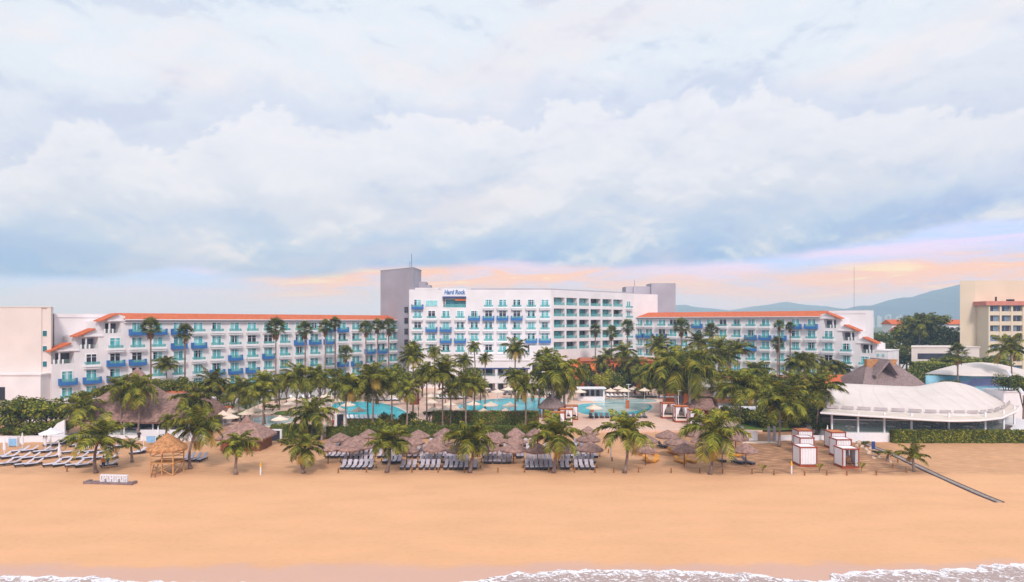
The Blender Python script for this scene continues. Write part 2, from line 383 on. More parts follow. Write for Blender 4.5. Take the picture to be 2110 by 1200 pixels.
se.f = [(i * nn + j + 1, (i + 1) * nn + j + 1, (i + 1) * nn + j, i * nn + j) for i in range(len(xs) - 1) for j in range(nn - 1)]; se.m = [0] * len(se.f)
m = bpy.data.materials.new('sea_foam_water'); m.use_nodes = True; t = m.node_tree; l = t.links; b = t.nodes['Principled BSDF']
at = nd(t, 'ShaderNodeAttribute'); at.attribute_name = 'dist'
ge = nd(t, 'ShaderNodeNewGeometry'); mp = nd(t, 'ShaderNodeMapping'); mp.inputs['Scale'].default_value = (1, 1.0, 1); l.new(ge.outputs['Position'], mp.inputs[0])
mp.inputs['Rotation'].default_value = (0, 0, 0.5)
n1 = nd(t, 'ShaderNodeTexNoise'); n1.inputs['Scale'].default_value = 1.5; n1.inputs['Detail'].default_value = 9; n1.inputs['Distortion'].default_value = 1.6; n1.inputs['Roughness'].default_value = 0.68; l.new(mp.outputs[0], n1.inputs['Vector'])
r1 = nd(t, 'ShaderNodeMapRange'); l.new(at.outputs['Fac'], r1.inputs['Value']); r1.inputs['From Min'].default_value = 0.0; r1.inputs['From Max'].default_value = 1.6; r1.inputs['To Min'].default_value = 0.13; r1.inputs['To Max'].default_value = -0.02
ad = nd(t, 'ShaderNodeMath', operation='ADD'); l.new(n1.outputs['Fac'], ad.inputs[0]); l.new(r1.outputs[0], ad.inputs[1])
r2 = nd(t, 'ShaderNodeMapRange', interpolation_type='SMOOTHSTEP'); l.new(ad.outputs[0], r2.inputs['Value']); r2.inputs['From Min'].default_value = 0.50; r2.inputs['From Max'].default_value = 0.60
mx = nd(t, 'ShaderNodeMix', data_type='RGBA'); l.new(r2.outputs[0], mx.inputs[0]); mx.inputs[6].default_value = (0.46, 0.33, 0.30, 1); mx.inputs[7].default_value = (0.88, 0.86, 0.90, 1)
l.new(mx.outputs[2], b.inputs['Base Color'])
r3 = nd(t, 'ShaderNodeMapRange'); l.new(r2.outputs[0], r3.inputs['Value']); r3.inputs['To Min'].default_value = 0.15; r3.inputs['To Max'].default_value = 0.8; l.new(r3.outputs[0], b.inputs['Roughness'])
bp = nd(t, 'ShaderNodeBump'); bp.inputs['Strength'].default_value = 0.7; bp.inputs['Distance'].default_value = 0.15; l.new(ad.outputs[0], bp.inputs['Height']); l.new(bp.outputs[0], b.inputs['Normal'])
seo = structure('sea', se, m, True)
a_ = seo.data.attributes.new('dist', 'FLOAT', 'POINT'); a_.data.foreach_set('value', vd)

# pool deck
DZ = 0.4
dk = MB(); dk.prism([(-56, 126), (-31, 124.5), (-31, 122), (45, 122), (50, 150), (44, 200), (30, 215), (-30, 200), (-60, 165)], -0.3, DZ)
md = mat('pink_paving', (0.66, 0.50, 0.42), 0.8, 0.08, 0.3)
t = md.node_tree; br = nd(t, 'ShaderNodeTexBrick'); br.inputs['Scale'].default_value = 1.0; br.inputs['Brick Width'].default_value = 1.2; br.inputs['Row Height'].default_value = 0.8; br.inputs['Mortar Size'].default_value = 0.02
br.inputs['Color1'].default_value = (0.70, 0.53, 0.445, 1); br.inputs['Color2'].default_value = (0.64, 0.49, 0.41, 1); br.inputs['Mortar'].default_value = (0.46, 0.36, 0.30, 1)
ge = nd(t, 'ShaderNodeNewGeometry'); t.links.new(ge.outputs['Position'], br.inputs['Vector'])
ml = nd(t, 'ShaderNodeMix', data_type='RGBA', blend_type='MULTIPLY'); ml.inputs[0].default_value = 0.8
src = t.nodes['Principled BSDF'].inputs['Base Color'].links[0].from_socket
hs = nd(t, 'ShaderNodeBrightContrast'); hs.inputs['Bright'].default_value = 0.45; t.links.new(src, hs.inputs[0])
t.links.new(br.outputs['Color'], ml.inputs[6]); t.links.new(hs.outputs[0], ml.inputs[7]); t.links.new(ml.outputs[2], t.nodes['Principled BSDF'].inputs['Base Color'])
structure('pool_deck', dk, md)
def smooth_poly(pts, z, k=4):
    P = [W(a, b_, z) for a, b_ in pts]; out = []; n = len(P)
    for i in range(n):
        p0, p1, p2, p3 = P[i - 1], P[i], P[(i + 1) % n], P[(i + 2) % n]
        for j in range(k):
            u = j / k
            out.append(0.5 * ((2 * p1) + (p2 - p0) * u + (2 * p0 - 5 * p1 + 4 * p2 - p3) * u * u + (3 * p1 - p0 - 3 * p2 + p3) * u ** 3))
    return out
def grow(P, d):
    c = sum(P, Vector()) / len(P); return [p + (p - c).normalized() * d for p in P]
def pool_mat(name, c1, c2):
    m = mat(name, c1, 0.2, 0.1, 0.35, 0.25, 2.5, col2=c2, spec=0.18); return m
pA = pool_mat('pool_water', (0.0, 0.40, 0.52), (0.03, 0.60, 0.68)); pS = pool_mat('shallow_water', (0.36, 0.56, 0.57), (0.55, 0.66, 0.63))
cop = mat('pool_coping', (0.74, 0.60, 0.50), 0.7, 0.05, 1)
pools = [([(683, 836), (700, 830), (735, 828), (775, 830), (810, 837), (838, 851), (836, 859), (815, 864), (780, 866), (745, 863), (705, 858), (686, 846)], pA),
         ([(944, 838), (962, 830), (990, 825), (1050, 821), (1120, 821), (1160, 829), (1168, 840), (1150, 850), (1105, 853), (1050, 848), (1000, 846), (960, 846)], pA),
         ([(1182, 840), (1200, 833), (1240, 831), (1290, 831), (1336, 833), (1342, 842), (1320, 852), (1280, 856), (1230, 857), (1195, 851)], pA),
         ([(1225, 825), (1260, 823), (1300, 822), (1345, 823), (1352, 828), (1320, 830), (1270, 830), (1230, 829)], pS),
         ([(520, 868), (535, 861), (565, 858), (605, 862), (602, 868), (575, 875), (545, 878)], pS)]
for i, (pp, mm) in enumerate(pools):
    P = smooth_poly(pp, DZ)
    r = MB(); r.prism([tuple(q[:2]) for q in grow(P, 0.7)], DZ - 0.1, DZ + 0.02); structure('pool_coping', r, cop)
    r = MB(); r.prism([tuple(q[:2]) for q in P], DZ - 0.1, DZ + 0.03); structure('pool_water', r, mm)
# shallow shelf in the right pool and bar island
r = MB(); P = smooth_poly([(1218, 842), (1222, 833), (1300, 832), (1334, 834), (1334, 842), (1300, 849), (1232, 850)], DZ); r.prism([tuple(q[:2]) for q in P], DZ, DZ + 0.036); structure('pool_water', r, pS)
grass = mat('lawn_grass', (0.10, 0.15, 0.02), 0.95, 0.4, 1.2, 0.8, 8)
for pp in ([(700, 884), (905, 872), (1105, 873), (1110, 884)], [(560, 852), (585, 847), (640, 848), (650, 853), (590, 857)], [(430, 850), (500, 842), (540, 848), (470, 860)], [(880, 818), (925, 812), (940, 816), (905, 823)], [(1530, 872), (1640, 872), (1640, 885), (1530, 885)], [(1430, 835), (1500, 835), (1520, 860), (1460, 860)]):
    P = smooth_poly(pp, DZ); r = MB(); r.prism([tuple(q[:2]) for q in P], DZ - 0.05, DZ + 0.045); tag(structure('lawn', r, grass), kind='structure')

# far mountains
hillm = mat('haze_blue_forest', (0.03, 0.05, 0.11), 0.95, 0.25, 0.002)  # forest colour shifted to blue, distance haze put into the base colour
def hill(prof, Yc, depth, name='hills'):
    h_ = MB(); n = 160; rows = [0, 0.25, 0.5, 0.75, 1.0, 1.4, 2.0]
    pa, pb = prof[0][0], prof[-1][0]
    def hy(px):
        for (a, ya), (b_, yb) in zip(prof, prof[1:]):
            if a <= px <= b_:
                return ya + (yb - ya) * (px - a) / (b_ - a)
        return prof[-1][1]
    for j, rr in enumerate(rows):
        for i in range(n + 1):
            px = pa + (pb - pa) * i / n; Yr = Yc + (rr - 1.0) * depth
            zt = max(0.0, (HY - hy(px)) * Yc / F + CAMZ) ; k = math.sin(min(rr, 1.0) * math.pi / 2) if rr <= 1 else max(0, 1 - (rr - 1))
            jit = (mn.noise(Vector((px * 0.02, rr * 3, 1))) * 0.16 + mn.noise(Vector((px * 0.07, rr * 5, 2))) * 0.07) * (1 if rr != 1 else 0.25)
            h_.v.append(((px - CX) * Yc / F, Yr, -1 + zt * max(0, k * (1 + jit) - (0.0 if rr == 1 else 0.03))))
    h_.f = [(j * (n + 1) + i, j * (n + 1) + i + 1, (j + 1) * (n + 1) + i + 1, (j + 1) * (n + 1) + i) for j in range(len(rows) - 1) for i in range(n)]; h_.m = [0] * len(h_.f)
    structure(name, h_, hillm, True)
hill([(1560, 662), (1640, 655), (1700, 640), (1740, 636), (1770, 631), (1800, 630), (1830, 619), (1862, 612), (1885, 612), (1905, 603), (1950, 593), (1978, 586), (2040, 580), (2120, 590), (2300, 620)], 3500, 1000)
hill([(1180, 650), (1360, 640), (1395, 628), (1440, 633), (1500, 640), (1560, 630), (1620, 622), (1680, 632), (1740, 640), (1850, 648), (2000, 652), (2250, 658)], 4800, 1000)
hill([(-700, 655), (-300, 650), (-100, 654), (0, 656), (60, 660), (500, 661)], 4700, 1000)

# haze
HZ = MB(); HZ.box(-6600, 6600, -330, 6100, -1.6, 262)
hm = bpy.data.materials.new('haze_air'); hm.use_nodes = True; t = hm.node_tree; t.nodes.remove(t.nodes['Principled BSDF'])
pv = nd(t, 'ShaderNodeVolumePrincipled'); pv.inputs['Color'].default_value = (0.50, 0.74, 1.0, 1); pv.inputs['Absorption Color'].default_value = (0.85, 0.95, 1, 1); pv.inputs['Density'].default_value = 0.00032; pv.inputs['Anisotropy'].default_value = 0.0
t.links.new(pv.outputs[0], t.nodes['Material Output'].inputs['Volume'])
if HAZE:
    ho = tag(HZ.build('haze', hm), kind='stuff')
sc.cycles.volume_bounces = 2; sc.cycles.max_bounces = 6; sc.cycles.transparent_max_bounces = 12
sc.cycles.diffuse_bounces = 3; sc.cycles.glossy_bounces = 2

# ---------- shared window and balcony meshes ----------
def frame_mesh(w_, h_):
    m = MB(); a = w_ / 2; e_ = 0.16
    m.box(-a - e_, -a, -0.12, 0, -h_ - e_, e_); m.box(a, a + e_, -0.12, 0, -h_ - e_, e_)
    m.box(-a, a, -0.12, 0, 0, e_); m.box(-a, a, -0.12, 0, -h_ - e_, -h_)
    m.box(-0.07, 0.07, -0.09, 0, -h_, 0)
    m.box(-a, a, -0.085, 0, -0.06 - 0.5, -0.5)
    return m.mesh('window_frame_mesh', M['wshade'])
FR = frame_mesh(1.95, 2.25)
def pane(mats, pat):
    m = MB(); q = 1.95 / 4; 
    for i in range(4): m.box(-0.975 + i * q, -0.975 + (i + 1) * q, -0.045 - 0.004 * (i % 2), -0.003, -2.25, 0, pat[i])
    return m.mesh('pane_mesh', mats)
tt = [M['teal'], M['teal2'], M['dark']]
PANES = [pane(tt, (0, 1, 1, 0)), pane(tt, (1, 0, 0, 1)), pane(tt, (0, 0, 1, 0)), pane(tt, (2, 0, 1, 1)), pane(tt, (0, 2, 2, 1)), pane(tt, (2, 2, 2, 2)), pane(tt, (1, 1, 0, 0)), pane(tt, (2, 1, 0, 2))]
def bal_white():
    m = MB(); m.box(-1.6, 1.6, -1.0, 0, -2.6, -2.1); m.box(-1.5, 1.5, -0.85, 0, -3.0, -2.8); m.box(-1.4, 1.4, -0.6, 0, -2.8, -2.6); return m.mesh('balcony_mesh', M['wshade'])
def bal_glass(w_, z0, z1):
    m = MB(); m.box(-w_ / 2, w_ / 2, -0.97, -0.93, z0, z1); m.box(-w_ / 2, -w_ / 2 + 0.04, -0.93, -0.05, z0, z1); m.box(w_ / 2 - 0.04, w_ / 2, -0.93, -0.05, z0, z1); return m.mesh('balcony_glass_mesh', M['rail'])
def bal_blue():
    m = MB(); m.box(-1.7, 1.7, -1.1, 0, -2.78, -2.52); m.box(-1.7, 1.7, -1.1, -1.0, -2.52, -2.05)
    for sx in (-1, 1): m.box(min(sx * 1.7, sx * 1.42), max(sx * 1.7, sx * 1.42), -1.1, -0.997, -2.05, -1.35); m.box(min(sx * 1.7, sx * 1.6), max(sx * 1.7, sx * 1.6), -0.997, 0, -2.52, -1.4)
    return m.mesh('blue_balcony_mesh', M['blue'])
BW, BB = bal_white(), bal_blue(); GW, GB = bal_glass(2.7, -2.1, -1.5), bal_glass(2.8, -2.05, -1.5)
def bay(parent, x, y, zt, rz=0, blue=False, open_=None, s_=1.0, balcony=True):
    rnd = random.random()
    pn = PANES[open_] if open_ is not None else (PANES[random.choice((0, 0, 1, 1, 2, 6))] if rnd < 0.8 else PANES[random.choice((3, 4, 5, 7))])
    f = ob('window', FR, parent, (x, y, zt), rz, (s_, 1, 1)); ob('pane', pn, f)
    if balcony:
        b_ = ob('balcony', BB if blue else BW, parent, (x, y, zt), rz, (s_ if s_ <= 1 else max(1, s_ * .76), 1, 1)); ob('balcony_glass', GB if blue else GW, b_)
        if blue: b_['label'] = 'blue balcony'

class Fac:
    def __init__(s, pa, za, pb, zb):
        s.A = Vector(((pa - CX) * za / F, za)); s.B = Vector(((pb - CX) * zb / F, zb)); s.u = (s.B - s.A).normalized()
        s.th = math.atan2(s.u.y, s.u.x); s.n = Vector((-s.u.y, s.u.x)); s.mt = Matrix.Translation((s.A.x, s.A.y, 0)) @ Matrix.Rotation(s.th, 4, 'Z')
    def x(s, px, off=0):
        k = (px - CX) / F; A = s.A + s.n * off       # A.x+u.x t = k (A.y+u.y t)
        return (k * A.y - A.x) / (s.u.x - k * s.u.y)
    def pt(s, x, y=0, z=0): return s.mt @ Vector((x, y, z))

def wing(label, fc, cols, z0, blue, opens, steps, main, eave, ridge, outer, rear_z, rear_px):
    root = thing('hotel_wing', label, 'hotel', (fc.A.x, fc.A.y, 0), fc.th)
    w_ = MB(); xa, xb = fc.x(main[0]), fc.x(main[1]); sgn = -1 if outer == 'L' else 1
    w_.box(xa, xb, 0, 15, -0.3, eave)
    w_.box(xa - 0.3, xb + 0.3, -0.45, 0, eave - 0.75, eave - 0.5)
    w_.box(xa - 0.2, xb + 0.2, -0.6, 0, eave - 0.3, eave)
    for (pa, pb, zt) in steps: w_.box(fc.x(pa) + 0.003, fc.x(pb) - 0.003, 0.003, 9, -0.3, zt)
    ra, rb = fc.x(rear_px[0], 9), fc.x(rear_px[1], 9)
    w_.box(ra, rb, 9.0, 15.01, -0.3, rear_z); w_.box(ra - 0.15, rb, 8.85, 8.999, rear_z - 0.8, rear_z - 0.6)
    wl = w_.build('wall', M['white'], root)
    # roof: front slope, ridge, back slope
    rf = MB(); rx0, rx1 = xa - 0.4, xb + 0.4
    rf.xprism([(-0.9, eave + 0.03), (4.2, ridge), (4.2, ridge - 0.25), (-0.9, eave + 0.003)], rx0, rx1)
    rf.xprism([(4.21, ridge), (9.0, eave + 0.3), (9.0, eave + 0.003), (4.21, ridge - 0.25)], rx0, rx1)
    rf.build('roof', M['tile'], root)
    for xx in ((rx0, rx0 + 0.02), (rx1 - 0.02, rx1)): gb = MB(); gb.xprism([(0.0, eave + 0.004), (4.2, ridge - 0.26), (9, eave + 0.004)], xx[0] + (0.45 if xx[0] < 0 or xx[0] == rx0 else -0.45), xx[1] + (0.45 if xx[0] == rx0 else -0.45)); gb.build('gable', M['wshade'], root)
    par = MB(); par.box(rx0, rx1, -0.99, -0.9, eave - 0.12, eave + 0.06); par.build('gutter', M['wshade'], root)
    for (pa, pb, zt) in steps:
        a, b_ = fc.x(pa), fc.x(pb); H = 2.55; ou, inn = (a, b_) if sgn < 0 else (b_, a); wd = abs(b_ - a)
        p = MB(); p.box(a + 0.2, b_ - 0.2, 2.4, 9, zt, zt + H); 
        ix0, ix1 = sorted((inn - sgn * 0.0, inn + sgn * 0.9)); p.box(ix0, ix1, 0.02, 2.4, zt, zt + H)          # inner pier
        px0, px1 = sorted((ou - sgn * 1.3, ou - sgn * 1.55)); p.box(px0, px1, 0.2, 0.5, zt, zt + H)              # outer post
        sx0, sx1 = sorted((inn, ou - sgn * 0.8)); p.box(sx0, sx1, -0.2, 9.0, zt + H, zt + H + 0.25)
        p.yprism([(inn, zt + H + 0.25), (inn, zt + H + 1.1), (inn + sgn * 1.6, zt + H + 1.48), (ou - sgn * 0.6, zt + H + 0.25)], 0.0, 3.2)
        po = p.build('terrace_porch', M['white'], root)
        d = MB(); qx0, qx1 = sorted((inn + sgn * 1.0, ou - sgn * 1.4)); d.box(qx0, qx1, 2.3, 2.39, zt, zt + 2.1); d.build('terrace_door', M['dark'], po)
        t_ = MB(); t_.yprism([(inn + sgn * 1.6, zt + H + 1.75), (inn + sgn * 1.6, zt + H + 1.5), (ou + sgn * 0.5, zt + H - 0.02), (ou + sgn * 0.5, zt + H + 0.2)], -0.5, 3.4); t_.build('porch_roof', M['tile'], po)
        r_ = MB(); r_.box(min(a, b_) + 0.3, max(a, b_) - 0.3, 0.05, 0.09, zt, zt + 0.95); r_.build('terrace_railing', M['railc'], po)
        r_ = MB()
        for i in range(3): xx = ou + sgn * 0.0 - sgn * (0.35 + i * 0.8); r_.box(xx - 0.15, xx + 0.15, -0.02, 0.04, zt + 0.0, zt + 0.95)
        r_.build('railing_post', M['wshade'], po)
    for ci, px in enumerate(cols):
        sfac = min(1.75, 1.06 * (fc.x(px + 5) - fc.x(px - 5)) / (10 * fc.pt(fc.x(px)).y / F))
        for k in range(6):
            zt = z0 + 1.0 - 3.3 * k
            ok = k < 5 or ci < 2
            for (pa, pb, sz) in steps:
                if pa <= px <= pb and zt > sz - 0.4: ok = False
            if ok: bay(root, fc.x(px), -0.003, zt, 0, (ci, k) in blue, opens.get((ci, k)), sfac)
    return root
FL = Fac(188, 142, 822, 212)
colsL = [138, 188, 236.7, 281.7, 324.9, 367, 407.8, 446, 483, 518.4, 552, 585, 616.7, 647, 676.7, 704.5, 732.7, 760.4, 785, 809]
blueL = {(0, 3), (1, 3), (2, 2), (2, 3), (3, 0), (3, 2), (4, 0), (5, 0), (5, 1), (6, 1), (7, 3), (8, 2), (8, 3), (9, 3), (10, 2), (12, 1), (13, 1), (14, 0), (14, 1), (15, 0), (15, 3), (16, 3), (17, 2), (18, 2)}
openL = {(1, 2): 5, (2, 2): 5, (3, 2): 5, (4, 2): 3, (7, 0): 3, (8, 1): 4, (7, 3): 4, (12, 2): 4, (16, 1): 3, (15, 1): 7, (14, 3): 3, (6, 2): 4}
wing('long white hotel wing with orange tiled roof left of the tall grey tower', FL, colsL, 18.65, blueL, openL,
     [(107, 163, 11.3), (163, 212, 14.2), (212, 258, 17.4)], (258, 824), 20.35, 21.8, 'L', 21.6, (112, 260))
FR_ = Fac(1317, 228, 1782, 178)
colsR = [1317.5, 1337.7, 1364.5, 1387, 1410, 1438, 1464, 1490, 1518.7, 1548, 1577.7, 1609, 1639.4, 1672.6, 1707.7, 1744.5, 1782.4]
blueR = {(0, 1), (1, 1), (2, 1), (3, 2), (5, 0), (9, 1), (9, 2), (10, 1), (11, 1), (12, 0), (13, 0), (12, 3), (13, 3), (14, 3), (4, 3), (6, 3)}
wing('long white hotel wing with orange tiled roof right of the main block', FR_, colsR, 19.6, blueR, {(8, 0): 4, (9, 1): 4, (14, 2): 0},
     [(1690, 1727, 18.1), (1727, 1765, 14.8), (1765, 1803, 11.6), (1803, 1830, 12.6)][:3], (1311, 1690), 21.25, 22.9, 'R', 22.95, (1660, 1785))
# low end of the right wing
e_ = thing('hotel_annex', 'low white blank block closing the stepped right end of the hotel', 'annex', FR_.pt(FR_.x(1803)), FR_.th)
q = MB(); ww = FR_.x(1830) - FR_.x(1803); q.box(0, ww, 0.1, 9, -0.3, 12.3); q.box(-0.1, ww + 0.15, 0.0, 9.1, 12.3, 12.5); q.build('wall', M['white'], e_)
for k in (0.5, 1.7): q = MB(); q.box(k, k + 0.5, -0.06, -0.003, 10.9, 11.6); q.build('vent', M['teal2'], e_)

# end block on the far left
e_ = thing('stair_block', 'tall blank cream block with a strip of small windows at the far left', 'stair block', (-105.8, 137, 0))
def lx(px, Y, off=105.8): return (px - CX) * Y / F + off
q = MB(); q.prism([(lx(6, 140), .22), (lx(105, 137), .22), (lx(105, 137) - 7.6, 12), (lx(6, 140) - 9, 12)], -.3, 22.75); q.box(lx(6, 140), lx(85.5, 137), 0, .217, -.3, 22.748); q.box(lx(97, 137), lx(105, 137), 0, .217, -.3, 22.748)
q.prism([(lx(6, 140) - 0.1, -.1), (lx(105, 137) + .1, -.1), (lx(105, 137) - 7.5, 12.1), (lx(6, 140) - 9.1, 12.1)], 22.751, 22.95); q.build('wall', M['cream'], e_)
for k in range(5):
    zt = 18.15 - 3.1 * k; a, b_ = lx(86.6, 137), lx(96.6, 137)
    f = MB(); f.box(a, b_, 0.12, 0.217, zt - 1.25, zt); f = f.build('window', M['wshade'], e_); f2 = MB(); f2.box(a + 0.08, b_ - 0.08, 0.08, 0.119, zt - 1.17, zt - 0.08); f2.build('pane', mat('deep_teal_glass', (.03, .16, .19), .2, .2, 1), f)
# low white building at extreme left
e_ = thing('low_building', 'low white flat roofed building at the far left edge behind the trees', 'building', (WZ(0, 700, 134).x - 14, 134, 0))
q = MB(); q.box(-10, 22, 0, 8, -0.3, 9.3); q.box(-10.2, 22.2, -0.2, 8.2, 9.3, 9.6); q.build('wall', M['white'], e_)
q = MB(); q.box(11.5, 15, -0.08, -0.003, 4.3, 7.0); q.build('window', M['dark'], e_)

# grey towers
ZT = Vector(((852 - CX) * 204 / F, 204)); ZL = Vector(((784 - CX) * 217 / F, 217)); ZR = Vector(((868 - CX) * 216 / F, 216))
e_ = thing('grey_tower', 'tall plain grey concrete tower left of the white main hotel block', 'tower', (ZT.x, ZT.y, 0))
q = MB(); q.prism([(0, 0), (ZR.x - ZT.x, ZR.y - ZT.y), (ZR.x - ZT.x - 9, ZR.y - ZT.y + 9), (ZL.x - ZT.x, ZL.y - ZT.y)], -0.3, 36.0); q.build('wall', M['greyc'], e_)
q = MB(); q.prism([(0.05, -0.15), (ZR.x - ZT.x + .15, ZR.y - ZT.y), (ZR.x - ZT.x - 9, ZR.y - ZT.y + 9.1), (ZL.x - ZT.x - .1, ZL.y - ZT.y)], 36.0, 36.2); q.build('parapet', M['greyc'], e_)
fT = Fac(784, 217, 852, 204)
for k in range(5):
    y = 637 + 22.3 * k; p = fT.pt(fT.x(837.5), -0.05, 0); zt = 20 - (y - 662) * p.y / F
    q = MB(); q.box(-0.9, 0.9, -0.1, 0, -1.1, 0.6); o = q.build('window', M['charcoal'], e_); o.location = (p.x - ZT.x, p.y - ZT.y, zt); o.rotation_euler.z = fT.th
    q = MB(); q.box(-0.75, 0.75, -0.14, -0.101, -0.95, 0.45); q.build('pane', M['dark'], o)
q = MB(); q.tube([(-1.0, 3, 36), (-1.0, 3, 40.5)], 0.06, 4); q.tube([(-1.6, 3.4, 36), (-1.6, 3.4, 38.2)], 0.05, 4); q.build('antenna', M['charcoal'], e_)
e_ = thing('rooftop_box', 'grey concrete plant box on the main roof beside the tall tower', 'plant room', ((856 - CX) * 212 / F, 212, 29.4))
q = MB(); q.box(0, 3.2, 0, 6, 0, 2.9); q.box(3.2, 4.6, 0.5, 5, 0, 1.9); q.build('wall', M['greyc'], e_)
q = MB(); q.tube([(0.6, -0.1, 0), (0.6, -0.1, 4.2)], 0.09, 5); q.box(0.3, 0.9, -0.4, -0.2, 0.3, 2.0); q.build('antenna', M['charcoal'], e_)
e_ = thing('grey_tower', 'grey concrete tower rising behind the right end of the main block', 'tower', ((1342 - CX) * 240 / F, 240, 0))
q = MB(); q.box(0, 8.6, 0, 9, -0.3, 33.4); q.box(-8.8, 0, 1, 9, -0.3, 32.3); q.build('wall', M['greyc'], e_)
q = MB(); q.tube([(-5.8, 0.5, 32), (-5.8, 0.5, 34.5)], 0.15, 5); q.box(-6.2, -5.4, 0.2, 0.9, 29.3, 32.0); q.build('antenna', M['greyc'], e_)

# ---------- main block ----------
ZC = 199.0
def cx(px, Y=ZC): return (px - CX) * Y / F
mb = thing('hotel_main_block', 'seven storey white main hotel block with blue name sign on its roof edge', 'hotel', (0, ZC, 0))
TOP = 29.2
F2 = Fac(1136, 199, 1306, 227.5); F3 = Fac(1306, 227.5, 1355, 232)
def loc2(p): return Vector((p.x, p.y - ZC, p.z))
MT2 = Matrix.Translation((0, -ZC, 0)) @ F2.mt
q = MB(); xl, xr = cx(843), cx(1136)
lgx0, lgx1 = cx(913.5), cx(960)
q.box(xl, lgx0, 0, 14, -0.3, TOP); q.box(lgx1, xr, 0, 14, -0.3, TOP); q.box(lgx0, lgx1, 0, 14, -0.3, 24.0); q.box(lgx0, lgx1, 0, 2, 27.0, TOP); q.box(lgx0, lgx1, 2, 14, 24, TOP)
q.box(cx(953) - 5.2, cx(953) - 5.0, 0.05, 2, 24, 27.0)
L2 = F2.x(1306)
# recessed section: piers + bands + back
q.box(0, L2, 1.8, 14, -0.3, TOP, mt=MT2); q.box(0, L2, 0, 1.8, 27.0, TOP, mt=MT2); q.box(0, L2, 0, 1.8, -0.3, 11.6, mt=MT2)
ops = [(1141.2, 1163.5), (1167, 1189), (1193.5, 1213.5), (1217, 1237.5), (1241.5, 1260.5), (1264, 1283)]
prev = 0.0
for a, b_ in ops:
    q.box(prev, F2.x(a), 0.0, 1.8, 11.6, 27.0, mt=MT2); prev = F2.x(b_)
q.box(prev, L2, 0, 1.8, 11.6, 27.0, mt=MT2)
x0_, x1_ = F2.x(ops[0][0]), F2.x(ops[-1][1])
for k in range(5):
    zt = 26.9 - 3.3 * k; zb = zt - 3.3
    q.box(x0_ - .1, x1_ + .1, -0.02, 1.8, zb + 0.12 if k < 4 else 11.5, zb + 1.12, mt=MT2)
MT3 = Matrix.Translation((0, -ZC, 0)) @ F3.mt
q.box(0, F3.x(1355), 0, 12, -0.3, TOP - 0.1, mt=MT3)
q.build('wall', M['white'], mb)
q = MB(); q.box(cx(970), xr, 0.3, 13, TOP, TOP + 0.35); q.box(0, L2, 0.3, 13, TOP, TOP + 0.35, mt=MT2); q.box(cx(843), cx(905), 0.2, 13, TOP, TOP + 0.25); q.build('roof', M['greyc'], mb)
q = MB(); q.box(cx(855), cx(903), -0.06, 0.3, TOP, TOP + 0.55); q.build('parapet', M['white'], mb)
colsC = [860.7, 889.5, 918.8, 948.5, 977.3, 1006.8, 1035.7, 1064.9, 1094.6, 1122.9]
blueC = {(0, 0), (4, 1), (5, 1), (6, 1), (7, 1), (1, 2), (2, 2), (2, 3), (3, 3), (8, 3), (9, 3)}
openC = {(1, 1): 5, (5, 1): 5, (6, 1): 5, (7, 0): 7, (8, 0): 4, (8, 1): 7, (3, 2): 7, (4, 2): 7, (5, 2): 7, (2, 4): 7, (4, 1): 4, (0, 0): 3}
for ci, px in enumerate(colsC):
    for k in range(5):
        if k == 0 and ci in (1, 2, 3, 4): continue
        bay(mb, cx(px), -0.003, 26.25 - 3.3 * k, 0, (ci, k) in blueC, openC.get((ci, k)), 1.0)
q = MB(); q.box(cx(876.5), cx(902), -0.1, -0.003, 24.3, 26.2); f = q.build('window', M['wshade'], mb)
q = MB(); [q.box(cx(876.5) + 0.15 + i * 1.15, cx(876.5) + 0.15 + i * 1.15 + 1.1, -0.14, -0.101, 24.4, 26.05) for i in range(3)]; q.build('pane', M['teal2'], f)
# loggia under the sign
q = MB(); q.box(lgx0 + 0.3, lgx1 - 0.2, 1.9, 1.99, 24.05, 26.2); f = q.build('window', M['teal'], mb); f['label'] = 'wide terrace window under the sign'
q = MB(); q.box(lgx0 + 0.1, lgx1 - 0.1, 0.05, 0.1, 24.0, 25.0); q.build('balcony_glass', M['rail'], mb)
q = MB(); q.box(lgx0 - 0.2, lgx1 + 0.1, -1.0, 0, 26.75, 27.05); q.build('canopy', M['deepblue'], mb)
q = MB(); q.box(cx(938), lgx1 - 0.05, -0.5, 0.04, 26.0, 26.5); q.build('awning', M['orange'], mb)
# sign board and lettering
q = MB(); q.box(lgx0 - 0.2, lgx1 + 0.1, -0.35, -0.003, 27.25, 29.55); sb = q.build('sign_board', M['whitep'], mb)
cu = bpy.data.curves.new('t', 'FONT'); cu.body = 'Hard Rock'; cu.size = 2.05; cu.extrude = 0.06; cu.offset = 0.055; cu.align_x = 'CENTER'; cu.align_y = 'CENTER'; cu.shear = 0.15
to = bpy.data.objects.new('t', cu); C.objects.link(to); bpy.context.view_layer.update()
me = bpy.data.meshes.new_from_object(to.evaluated_get(bpy.context.evaluated_depsgraph_get())); bpy.data.objects.remove(to)
me.materials.clear(); me.materials.append(M['blue']); dim = max(v.co.x for v in me.vertices) - min(v.co.x for v in me.vertices)
lt = ob('sign_lettering', me, sb, ((lgx0 + lgx1) / 2, -0.42, 28.42)); lt.rotation_euler = (R(90), 0, 0); lt.scale = (6.1 / dim, 0.85, 1)
